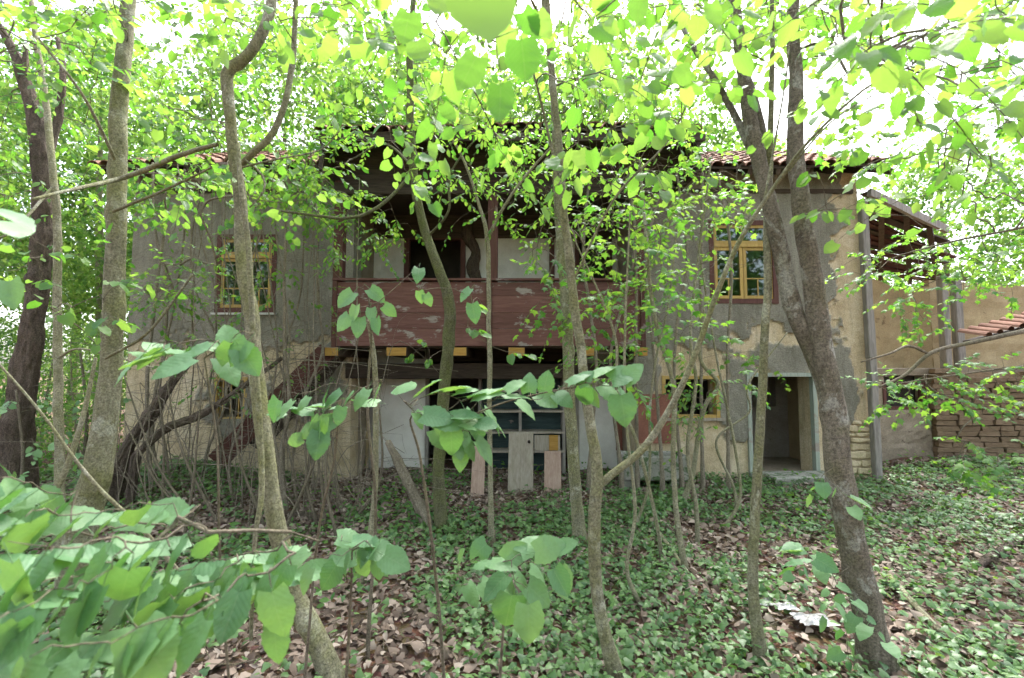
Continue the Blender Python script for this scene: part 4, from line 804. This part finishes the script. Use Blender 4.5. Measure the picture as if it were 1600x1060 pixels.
def hero_plant(name, label, stem, leaves, cat='sapling', barkm='bark_twig', ground=True):
    """leaves rows: px, py, Y, size, axis-in-image dx, dy(down +), tilt toward camera 0..1"""
    T = Tree(name, label, barkm, cat); stem = [(a+(rng.normal(0, 9) if 0 < i < len(stem)-1 else 0), b, c_, d*.6) for i, (a, b, c_, d) in enumerate(stem)]; T.trunk(stem, ground, .06, step=.04)
    if not ground: T.base = T.trunks[0][0][0, :3]
    L = []
    for px, py, Y, s_, dx, dy, ti in leaves:
        p_ = P(px, py, Y); ax = np.array((dx, rng.normal(0, .25)-.15*(1-ti), -dy)); no = UPV*(1-ti)+np.array((rng.normal(0, .18), -ti, rng.normal(0, .1)))
        L.append(np.r_[p_, ax, no, s_]); T.grow([p_-nrm(ax)*s_*.38], .05)
    T.leaf('biglow', np.array(L)); return T.build(300)
def spray(x0, y0, x1, y1, Y0, Y1, n, s, down=.35, tilt=.22, wide=22):
    """leaves set left and right along a shoot drawn from one image point to another"""
    out = []
    for i in range(n):
        t_ = (i+.5)/n; sg = 1 if i % 2 else -1; d = np.array((x1-x0, y1-y0), float); d /= np.linalg.norm(d)
        pxx = x0+(x1-x0)*t_+rng.normal(0, 5); pyy = y0+(y1-y0)*t_+rng.normal(0, 4)+sg*wide*.25
        ax = d*.7+np.array((-d[1], d[0]))*sg*.7; out.append((pxx, pyy, Y0+(Y1-Y0)*t_+sg*.05, s*rng.uniform(.7, 1.15), ax[0]+rng.normal(0, .2), ax[1]*.8+down+rng.normal(0, .12), np.clip(tilt+rng.normal(0, .15), 0, 1)))
    return out
S = []
for a in ((300, 800, -10, 830, 1.5, 1.1, 15), (330, 840, 20, 900, 1.35, 1.0, 14), (490, 860, 180, 940, 1.5, 1.25, 18), (240, 880, -20, 1000, 1.2, .95, 13), (460, 880, 250, 1010, 1.35, 1.15, 13), (330, 980, 30, 1060, 1.1, .95, 13), (120, 800, -40, 770, 1.4, 1.15, 8), (400, 900, 220, 960, 1.4, 1.2, 10)): S += spray(*a[:6], int(a[6]*1.2), .10, .05, .3)
S += [(370, 905, 1.25, .125, -.1, 1, .7), (425, 925, 1.2, .12, .3, 1, .7), (20, 880, 1.0, .12, .2, 1, .6), (215, 985, 1.0, .12, .5, 1, .6), (430, 975, 1.25, .1, .1, 1, .7)]
hero_plant('broadleaf_shrub', 'large broad-leaved shrub filling bottom left corner close to camera', [(300, 1500, 1.35, 18), (290, 1250, 1.35, 15), (270, 1060, 1.35, 13), (230, 930, 1.3, 10), (150, 850, 1.25, 6)], S)
hero_plant('broadleaf_seedling', 'broad-leaved young shoot beside foot of crooked forked tree', [(520, 1250, 1.9, 10), (530, 1060, 1.9, 8), (545, 950, 1.85, 7), (550, 860, 1.8, 5)], spray(600, 850, 470, 900, 1.8, 1.7, 10, .10, .35, .28)+spray(520, 835, 610, 880, 1.85, 1.75, 7, .10, .4, .3))
hero_plant('lime_seedling', 'bright lime-green young sapling in open ivy at bottom centre', [(770, 1300, 2.1, 8), (775, 1040, 2.1, 7), (770, 960, 2.05, 6), (768, 860, 2.0, 5)], spray(710, 900, 890, 870, 2.0, 1.9, 14, .11, .35, .35, 60)+[(800, 930, 1.85, .14, -.2, 1, .8), (825, 945, 1.8, .14, .05, 1, .85), (825, 915, 1.85, .13, .8, .8, .6), (865, 890, 1.85, .11, .5, .9, .8), (760, 850, 2., .1, -.6, .5, .5), (790, 900, 1.95, .12, -.7, .5, .5)])
hero_plant('slanting_shoot', 'leafy shoot spreading flat fans of leaves across the porch', [(700, 1150, 2.5, 9), (690, 900, 2.4, 8), (650, 720, 2.3, 7), (640, 650, 2.2, 5), (700, 655, 2.1, 5), (800, 625, 2.1, 4), (920, 600, 2.1, 3)],
    spray(630, 625, 790, 640, 2.1, 2.05, 17, .115, .3, .22, 60)+spray(660, 660, 760, 680, 2.0, 2.0, 10, .115, .5, .4, 40)+spray(790, 630, 900, 600, 2.1, 2.1, 8, .11, .1, .3, 22)+spray(890, 605, 990, 600, 2.1, 2.05, 7, .12, .2, .5, 22)+[(705, 668, 1.95, .13, 0, 1, .8), (970, 618, 2.05, .13, .1, 1, .9), (915, 605, 2.05, .13, 0, .6, .7), (720, 700, 2.1, .1, .1, 1, .7)])
hero_plant('left_fan_shoot', 'shoot with drooping fan of leaves left of porch wall', [(470, 1150, 2.6, 8), (500, 850, 2.5, 7), (520, 720, 2.4, 6), (530, 640, 2.3, 5)], spray(600, 615, 430, 640, 2.3, 2.2, 15, .105, .28, .22, 50)+spray(540, 640, 470, 680, 2.2, 2.2, 6, .11, .7, .6, 30)+[(500, 675, 2.15, .12, 0, 1, .8)])
hero_plant('pale_shoot', 'long pale-leaved shoot held out before left wing wall', [(370, 1200, 1.9, 8), (345, 900, 1.8, 7), (330, 700, 1.75, 6), (320, 560, 1.7, 5)], spray(390, 535, 210, 560, 1.65, 1.6, 13, .10, .08, .15, 26)+[(300, 560, 1.5, .12, -.6, .4, .3), (375, 545, 1.6, .11, .5, .8, .4), (345, 560, 1.65, .11, .6, .6, .3), (240, 555, 1.5, .12, -1, .25, .15)])
hero_plant('round_leaf_cluster', 'upright stem topped by round pale leaves over left balcony boards', [(575, 1000, 3.2, 9), (590, 800, 3.2, 8), (585, 640, 3.1, 7), (580, 520, 3.0, 6), (575, 460, 2.95, 4)],
    [(552, 458, 2.9, .13, -.4, .5, .7), (578, 452, 2.9, .12, .5, .4, .7), (545, 492, 2.85, .12, -.7, 1, .9), (562, 497, 2.85, .13, 0, 1, .9), (557, 478, 2.85, .1, -.1, 1, .8), (580, 482, 2.9, .1, .2, 1, .9), (600, 478, 2.9, .1, .8, .6, .8), (588, 498, 2.85, .11, .2, 1, .9), (655, 420, 2.9, .11, 0, .4, .9), (655, 455, 2.9, .08, .2, 1, .9), (665, 460, 2.9, .08, .4, .8, .9), (738, 475, 2.9, .13, .2, 1, .8), (735, 452, 2.9, .1, -.6, .6, .3)])
hero_plant('near_leaf_spray', 'few blurred pale leaves very near camera at left edge', [(-200, 1900, .95, 10), (-190, 1200, .95, 9), (-160, 600, .95, 8), (-90, 380, .95, 5), (-30, 335, .95, 4)], [(-12, 328, 1.05, .115, 1, .3, .12), (-5, 345, 1.0, .105, 1, .45, .1), (15, 440, 1.8, .12, .4, 1, .6)], ground=True)

# wispy maple and elm saplings between camera and right wing
SG = 'thin saplings before the right wing'; SLAB = ['leafy sapling nearest camera of those right of the arching tree', 'taller brown sapling rising from ivy before the concrete trough', 'straight sapling rising before left edge of right window', 'short bent sapling below the right wing window', 'crooked dark twiggy sapling beside left jamb of green doorway', 'slanting sapling leaning left across the right balcony boards', 'slim sapling beside right end of balcony', 'ivy-wrapped sapling in front of black glassless window']
spec = [((1003, 950), (985, 800), (975, 560), (985, 330), [((930, 300, 1060, 470), 26), ((940, 470, 1040, 640), 16)]),
        ((1072, 895), (1050, 720), (1020, 480), (1000, 250), [((960, 190, 1110, 330), 44), ((990, 420, 1100, 560), 26)]),
        ((1090, 850), (1075, 700), (1080, 500), (1110, 260), [((1050, 200, 1190, 350), 52), ((1020, 330, 1130, 470), 34)]),
        ((1128, 830), (1140, 700), (1120, 560), (1090, 380), [((1040, 540, 1130, 700), 18), ((1100, 560, 1170, 640), 6)]),
        ((1150, 810), (1138, 690), (1170, 600), (1230, 520), [((1130, 545, 1250, 580), 5)]),
        ((1035, 880), (1005, 700), (960, 520), (900, 380), [((830, 330, 1000, 400), 30), ((810, 400, 970, 490), 34), ((860, 500, 990, 580), 18)]),
        ((990, 830), (1000, 640), (1045, 470), (1060, 330), [((990, 300, 1100, 480), 36), ((880, 250, 1010, 400), 26), ((930, 440, 1030, 560), 14)]),
        ((1065, 790), (1085, 640), (1095, 560), (1100, 480), [((1060, 570, 1110, 660), 22)])]
for i, (a, b, c_, d, fl) in enumerate(spec):
    y = Yg(*a); dy = rng.uniform(-.2, .25); wd = (8, 12, 9, 7, 6, 8, 6, 11)[i]
    sapling('wispy_sapling', SLAB[i], [(*a, y, wd), (a[0]*.6+b[0]*.4+rng.normal(0, 11), a[1]*.6+b[1]*.4, y+dy*.4, wd*.95), (b[0]+rng.normal(0, 10), b[1], y+dy, wd*.9), ((b[0]+c_[0])/2+rng.normal(0, 13), (b[1]+c_[1])/2, y+dy*1.2, wd*.8), (*c_, y+dy*1.5, wd*.7), (*d, y+dy*2, wd*.4)], [(bx_, (y-.3, y+.9), n, ('maple' if (i+k) % 2 == 0 else 'small'), (.088 if (i+k) % 2 == 0 else .072), .28, {}) for k, (bx_, n) in enumerate(fl)], 'bark_pale', SG)
# bare dry twig tangle under the eave right of the balcony
for k in range(7):
    T = Tree('dry_climber', 'bare dry climber tangled under eave right of balcony', 'vine', 'climber', 'dry climbers right of the balcony')
    x = 930+k*34; y = 7.35+.05*(k % 3); T.trunk([(x+rng.normal(0, 10), 745, y, 6), (x+rng.normal(0, 10), 560, y, 5), (x+rng.normal(0, 14), 400, y, 5), (x+rng.normal(0, 20), 270, y, 4)], True, .1)
    T.grow([P(rng.uniform(x-90, x+90), rng.uniform(230, 430), rng.uniform(6.8, 7.5)) for _ in range(30)], .25, .0022, .3); T.build()
# hanging vines on the left wing
VG = 'vines hanging before the left wing'
for k in range(26):
    x = 262+k*10.2+rng.normal(0, 6); y = rng.uniform(6.3, 7.7); T = Tree('hanging_vine', 'dry brown vine stem hanging in front of the left wing', 'vine', 'vine', VG)
    dx = np.cumsum(rng.normal(0, 13, 7)); wv = rng.choice((2.5, 3.5, 4.5, 6, 8)); T.trunk([(x+dx[j], 800-(800-rng.uniform(250, 300))*j/6 if j else 800, y+.1*math.sin(j+k), wv*(1-.06*j)) for j in range(7)], True, .15)
    T.grow([P(rng.uniform(x-70, x+70), rng.uniform(300, 740), y+rng.uniform(-.4, .3)) for _ in range(17)], .2, .0022, .3); 
    if k % 3 == 0: T.fill((x-60, 330, x+60, 640), (y-.5, y), 6, 'small', 0.065, .22, 6, .2)
    T.build()
T = Tree('wall_creeper', 'leafy creeper spreading across left wing wall beside grey trunk', 'vine', 'creeper'); T.trunk([(238, 790, 6.6, 8), (230, 600, 6.7, 7), (245, 450, 6.8, 6), (260, 330, 6.9, 5)], True)
T.fill((200, 400, 335, 480), (6.0, 6.9), 44, 'small', 0.091, .3, 8, .15); T.fill((230, -25, 540, 340), (5.4, 7.6), 190, 'small', 0.111, .36, 10, .3); T.fill((395, 330, 525, 480), (6.0, 7.2), 22, 'small', .075, .3, 7, .2); T.fill((325, 350, 460, 490), (5.8, 6.8), 20, 'small', .085, .3, 8, .2); T.fill((205, 330, 345, 560), (6.0, 7.3), 34, 'small', .075, .3, 8, .2); T.fill((290, 480, 500, 640), (6.0, 7.4), 20, 'small', .07, .28, 6, .2); T.fill((200, 240, 480, 350), (5.5, 7.2), 60, 'mass', .085, .3, 7, .5); T.build()
# twisted dead trunks by the stairs
for (pts, lab, nm) in (([(180, 765, 6.3, 46), (200, 700, 6.3, 40), (235, 650, 6.4, 34), (268, 600, 6.5, 28), (300, 560, 6.6, 20)], 'black twisted dead trunk leaning up to left wing', 'fallen_tree'), ([(205, 720, 6.2, 26), (260, 670, 6.3, 24), (320, 645, 6.4, 20), (400, 590, 6.6, 15), (440, 560, 6.7, 10)], 'lower twisted dead limb crossing behind the vines', 'fallen_bough')):
    rows = smooth_path([(*P(a, b, Y), c_/2/FPX*Y) for a, b, Y, c_ in pts], .06); rows[0, 2] = min(rows[0, 2], float(hgt(*rows[0, :2])))-.05
    solo(nm, MB().tube(rows[:, :3], rows[:, 3]*.45, 30, .8, 8, 3.5), M['bark_old'], lab, 'dead wood', smooth=True)
# uncountable tangle of arching dry canes over the stairs and the left wall's foot
mb = MB()
for k in range(120):
    px, py = rng.uniform(170, 575), rng.uniform(745, 800); y = min(rng.uniform(5.6, 7.9), 8.2); b_ = P(px, 700, y); b_[2] = float(hgt(b_[0], y))
    if b_[0] > -1.9: continue
    hh = rng.uniform(.5, 2.6)*(1 if rng.random() < .75 else 1.5); dv = np.array((rng.normal(0, 1.1), rng.normal(-.1, .4), 0)); m1 = b_+dv*.35+UPV*hh*.75+rng.normal(0, .08, 3); e_ = b_+dv*1.2+UPV*hh*rng.uniform(.55, 1.05)
    pth = smooth_path(np.array([b_-UPV*.05, (b_+m1)/2+rng.normal(0, .07, 3), m1, (m1+e_)/2+rng.normal(0, .06, 3)+UPV*.06, e_]), .12); r0 = rng.choice((.003, .004, .006, .009)); pth[:, 1] = np.minimum(pth[:, 1], 8.28); mb.tube(pth, np.linspace(r0, r0*.45, len(pth)), 4)
    for _ in range(rng.integers(0, 4)):
        j = rng.integers(2, len(pth)-1); q0 = pth[j]; q1 = q0+np.array((rng.normal(0, .25), rng.normal(0, .12), rng.normal(.05, .2))); mb.tube([q0, (q0+q1)/2+rng.normal(0, .03, 3), q1], [r0*.5, r0*.4, r0*.3], 4)
o = mb.build('dry_cane_thicket', M['vine'], None, True); o['kind'] = 'stuff'; o['label'] = 'tangle of thin dry canes over the stairs and left wall foot'
# brush of dry shoots at the left, each its own small plant
for k in range(16):
    px, py = rng.uniform(180, 560), rng.uniform(770, 850); y = Yg(px, py); T = Tree('dry_shoot', 'bare thin shoot standing in the brush left of the porch', 'bark_twig', 'shoot', 'bare shoots in the left brush')
    x2 = px+rng.normal(0, 60); T.trunk([(px, py, y, 5), ((px+x2)/2+rng.normal(0, 12), py-rng.uniform(60, 130), y, 4), (x2, py-rng.uniform(160, 290), y, 2)], True, .05); T.grow([P(px+rng.normal(0, 60), py-rng.uniform(30, 220), y+rng.uniform(-.3, .3)) for _ in range(7)], .1, .0016, .25); T.build()
# diagonal stems at far left
for pts, lab, nm in (([(285, 900, 2.9, 13), (225, 830, 2.8, 13), (140, 745, 2.7, 11), (60, 640, 2.6, 9), (-10, 560, 2.5, 8)], 'long bare stem slanting down across the left foreground', 'bare_sapling'), ([(60, 812, 3.4, 12), (100, 740, 3.4, 12), (130, 650, 3.4, 9), (150, 560, 3.4, 6)], 'short stem leaning against the thick left trunk', 'leaning_sapling')):
    T = Tree(nm, lab, 'bark_pale', 'stem'); T.trunk(pts, False, .12); T.base = T.trunks[0][0][0, :3]; T.trunks[0][0][0, 2] = hgt(*T.base[:2])-.05 if P(*pts[0][:3])[2] < .35 else T.trunks[0][0][0, 2]
    T.build()
for k, (px, py, n) in enumerate(((30, 800, 26), (130, 735, 14), (-40, 860, 14))):
    y = Yg(px, py); sapling('broadleaf_bush', ('broad-leaved bush at foot of old dark trunk', 'small broad-leaved bush behind thick leaning trunk', 'broad-leaved bush cut by left edge')[k], [(px, py, y, 8), (px+5, py-100, y, 6), (px-5, py-190, y, 4)], [((px-90, py-200, px+110, py-20), (y-.6, y+.6), n, 'biglow', .10, .3, dict(nl=6, hang=.35))], 'bark_twig', objs=110, cat='bush')

# ------------------------------------------------------------------ background trees and bushes
def bgtree(x, y, h, rx, rz, n, kind, size, label, r=.14, name='background_tree', group='trees behind the house', low=.3):
    T = Tree(name, label, 'bark_old' if kind == 'dark' else 'bark_grey', 'tree', group); z0 = float(hgt(x, y)); lx = rng.normal(0, .4)
    T.trunk3([(x, y, z0, r), (x+lx*.2, y, z0+h*.3, r*.85), (x+lx*.7, y, z0+h*.6, r*.6), (x+lx, y, z0+h*.95, r*.15)], True, .15, step=.3)
    d = nrm(rng.normal(0, 1, (n, 3))); q = np.array((x+lx*.5, y, z0+h*(low+(1-low)/2)))+d*np.array((rx, rx, rz))*rng.uniform(.35, 1., (n, 1))**.5*(1+.35*(fbm(d*1.7+5+x, 7)-.5)[:, None]*2)
    q = q[q[:, 2] > .25]; T.grow(q[rng.random(len(q)) < .2], .1, .004)
    m = 34; c_ = np.repeat(q, m, 0)+rng.normal(0, .27 if h > 5 else .22, (len(q)*m, 3))*np.array((1, 1, .7)); k = len(c_)
    T.leaf(kind, np.c_[c_, rng.normal(0, 1, (k, 3))+np.array((0, 0, -.5)), rng.normal(0, .6, (k, 3))+UPV, size*rng.uniform(.7, 1.3, k)]); return T.build()
BT = [(-11.5, 13.5, 11, 3.0, 4.5, 300, 'far', .10), (-7.8, 15.5, 13, 3.4, 5.2, 330, 'far', .11), (-4.2, 17.5, 14, 3.2, 5.4, 300, 'far', .12), (-.6, 16.5, 12.5, 3.2, 4.6, 300, 'far', .11), (3.2, 17.5, 14, 3.3, 5.4, 300, 'far', .12), (6.6, 18.5, 13, 2.6, 5.0, 190, 'far', .12), (-15.5, 17, 13, 3.6, 5.4, 300, 'far', .12), (-19, 13, 10, 3.4, 4.6, 260, 'dark', .11), (11.5, 21, 12, 3.0, 4.6, 150, 'far', .13), (17.5, 19, 11, 2.8, 4.4, 150, 'far', .13), (-2.4, 22, 17, 3.2, 5.5, 260, 'far', .14)]
lb = ['tall leafy tree standing behind the left end of the house', 'tall leafy tree rising over the left wing roof', 'tall leafy tree rising behind the left half of balcony roof', 'leafy tree rising behind the middle of balcony roof', 'tall leafy tree rising behind the right half of balcony roof', 'loose tree rising over the right wing roof', 'pale green tree deep in the wood at left', 'dark green tree deep in the wood at left edge', 'thin far tree against white sky above the outbuilding', 'thin far tree against white sky at right edge', 'tallest tree far behind the balcony roof']
for a, l in zip(BT, lb): bgtree(*a[:5], int(a[5]*1.7), a[6], a[7]*1.45, l)
for k, (x, y, h, n, kd) in enumerate(((-8.3, 9.3, 2.6, 70, 'far'), (-10.2, 10.5, 3.2, 90, 'far'), (-9.2, 12.5, 3.6, 90, 'far'), (-12.5, 12, 3.0, 90, 'dark'), (-8.2, 7.4, 1.7, 50, 'dark'), (-15, 14.5, 3.6, 100, 'far'), (-10.8, 8.4, 2.2, 60, 'dark'), (-7.6, 11.2, 3.4, 70, 'far'), (13.5, 12.5, 2.4, 60, 'far'), (-13.5, 18.5, 3.4, 110, 'far'), (-17.5, 20, 3.6, 120, 'far'), (-21.5, 18, 3.6, 110, 'dark'), (-10.5, 19.5, 3.6, 110, 'far'), (16, 16, 3.0, 80, 'far'))):
    bgtree(x, y, h, .95+h*.12, h*.5, n, kd, .075, ('light green bush against left end wall of house', 'light green bush in the gap left of house', 'tall light bush deep in the gap left of house', 'dark bush beyond the old furrowed trunk', 'low dark bush at foot of the old furrowed trunk', 'far pale bush at left edge of wood', 'dark bush left of the old furrowed trunk', 'light bush close behind left end of house', 'green bush beyond the adobe wall', 'far light bush deep between left trunks', 'farthest pale bush deep in the left wood', 'dark far bush at extreme left', 'far bush glimpsed beside left end of house', 'far bush right of the adobe wall')[k], .03, 'background_bush', 'bushes around the house', .0)

for a, l in (((-14.5, -9, 22, 3.6, 9.5, 420, 'dark', .26), 'dark tree behind the viewer, mirrored in the left window'), ((-.5, -12, 22, 3.6, 9.5, 420, 'dark', .26), 'dark tree behind the viewer, mirrored in the middle panes'), ((12.5, -9, 22, 3.6, 9.5, 420, 'dark', .26), 'dark tree behind the viewer, mirrored in the right window')): bgtree(*a, l, group='trees mirrored in the windows', low=.08)

# ------------------------------------------------------------------ ground cover
def on_ground(n, x0, x1, y0, y1, dens=None):
    p_ = np.c_[rng.uniform(x0, x1, n), rng.uniform(y0, y1, n)]; p_ = p_[np.abs(p_[:, 0]) < p_[:, 1]*1.15+.6]
    ins = (p_[:, 1] > F-.06) & (p_[:, 0] > XL-.1) & (p_[:, 0] < XR+.05); ins &= ~((np.abs(p_[:, 0]+.3) < 2.4) & (p_[:, 1] < 9.1)); p_ = p_[~ins]; p_ = p_[~((p_[:, 0] > XR) & (p_[:, 1] > 9.3-(p_[:, 0]-8.3).clip(0)*.25))]
    if dens is not None: p_ = p_[rng.random(len(p_)) < dens(p_)]
    return p_
def ivy_d(p_):
    n = fbm(p_*.75+3, 31, 4); d = np.clip((n-.38)*7, 0.06, 1)*np.clip((fbm(p_*3.1, 71, 3)-.29)*5, .08, 1)
    d = d*np.clip(1.25-np.exp(-((p_[:, 0]-4.6)/1.9)**2-((p_[:, 1]-4.3)/1.5)**2)*1.05, .1, 1)*np.clip(1.1-np.exp(-((p_[:, 0]-2.05)/.4)**2-((p_[:, 1]-3.5)/.45)**2)*1.2, 0, 1); d = d*np.clip(1.2-np.exp(-((p_[:, 0]+.5)/.8)**2-((p_[:, 1]-3.0)/.6)**2)*.75, .1, 1); d = d*np.where((p_[:, 1] > 6.6) & (np.abs(p_[:, 0]+1) < 2.5), .25, 1); return d
def lay(p_, s0, s1, lift, tiltz, name, tpl, m, zmin=.0):
    n = len(p_); z = hgt(p_[:, 0], p_[:, 1])+rng.uniform(zmin, lift, n)+.012; az = rng.uniform(0, 2*np.pi, n)
    ax = np.c_[np.cos(az), np.sin(az), rng.normal(-.1, .25, n)]; no = np.c_[rng.normal(0, tiltz, (n, 2)), np.ones(n)]; no[:, 1] -= tiltz*.5
    return bake(name, (np.c_[p_, z], ax, no, rng.uniform(s0, s1, n)), tpl, M[m])
o = lay(on_ground(62000, -10, 11, 2.2, 9.2), .035, .095, .045, .55, 'leaf_litter', DEAD+IVY, 'dead'); tag(o, 'brown fallen leaves covering the ground', None)
o = lay(on_ground(118000, -10, 11, 2.2, 8.8, ivy_d), .025, .075, .12, .55, 'ivy_ground_cover', IVY, 'leaf_ivy', .02); tag(o, 'dark green ivy carpeting the ground', None)
w_ = on_ground(9500, -9, 11, 2.4, 9.3, lambda q: np.clip((fbm(q*.6+9, 55)-.5)*6, 0, 1)); o = lay(w_, .04, .09, .2, .5, 'green_weeds', OVAL, 'leaf_small', .02); tag(o, 'small light green weeds among the ivy', None)
# fine fallen twigs, uncountable
mb = MB(); p_ = np.vstack([on_ground(650, -9, 10, 2.4, 8.3), np.c_[rng.normal(5.4, .8, 330), rng.normal(4.6, .6, 330)], np.c_[rng.normal(-4.2, 1., 330), rng.normal(6.4, .8, 330)]])
for x, y in p_:
    a_ = rng.uniform(0, 6.3); L_ = rng.uniform(.12, .6); z = float(hgt(x, y))+.03; dv = np.array((math.cos(a_), math.sin(a_), rng.normal(.05, .12)))*L_
    b_ = np.array((x, y, z)); mb.tube([b_, b_+dv*.5+rng.normal(0, .02, 3), b_+dv], [.004, .0035, .002], 4)
o = mb.build('twig_litter', M['bark_twig'], None, True); o['kind'] = 'stuff'; o['label'] = 'fine dry twigs littering the forest floor'
for pts, lab in (([(1528, 893, 12), (1560, 872, 12), (1620, 838, 14)], 'bare reddish fallen branch at right edge of ground'), ([(1385, 905, 10), (1425, 950, 10), (1470, 1000, 9)], 'pale fallen stick behind biggest right trunk'), ([(455, 808, 9), (520, 818, 10), (610, 815, 8)], 'dark fallen branch lying left of the curved mossy trunk'), ([(960, 770, 7), (1010, 815, 7), (1075, 905, 6)], 'thin pale stick sloping through saplings before the trough')):
    rows = []
    for a, b, c_ in pts: q = G(a, b); rows.append((q[0], q[1], q[2]+.05, c_/2/FPX*q[1]))
    rows = smooth_path(rows, .06); solo('fallen_branch', MB().tube(rows[:, :3], rows[:, 3], 8, .2, 3), M['bark_old' if 'dark' in lab or 'red' in lab else 'bark_pale'], lab, 'branch', 'fallen branches', smooth=True)
# scraps of white plastic
for (px, py, s_), lab in zip(((1272, 985, .13), (1190, 955, .09), (1228, 962, .08)), ('crumpled white plastic sheet beside foot of right trunk', 'thin white plastic scrap behind slim grey trunk', 'small dirty plastic scrap between the two right trunks')):
    q = G(px, py); n = 14; u, v_ = np.meshgrid(np.linspace(-1, 1, n), np.linspace(-1, 1, n), indexing='ij'); uu = np.c_[u.ravel(), v_.ravel()]; nz_ = fbm(uu*2.4+px, 3, 4); rr = 1-.45*fbm(uu*1.3+py, 8)
    V = np.c_[q[0]+uu[:, 0]*s_*rr*1.2, q[1]+uu[:, 1]*s_*rr*.8, q[2]+.055+nz_*s_*.75*(1-.6*np.maximum(abs(uu[:, 0]), abs(uu[:, 1])))]
    i, k = np.meshgrid(np.arange(n-1), np.arange(n-1), indexing='ij'); e = (i*n+k).ravel(); solo('plastic_scrap', MB().add(V, np.c_[e, e+n, e+n+1, e+1]), M['plastic'], lab, 'plastic', 'plastic scraps', smooth=False)
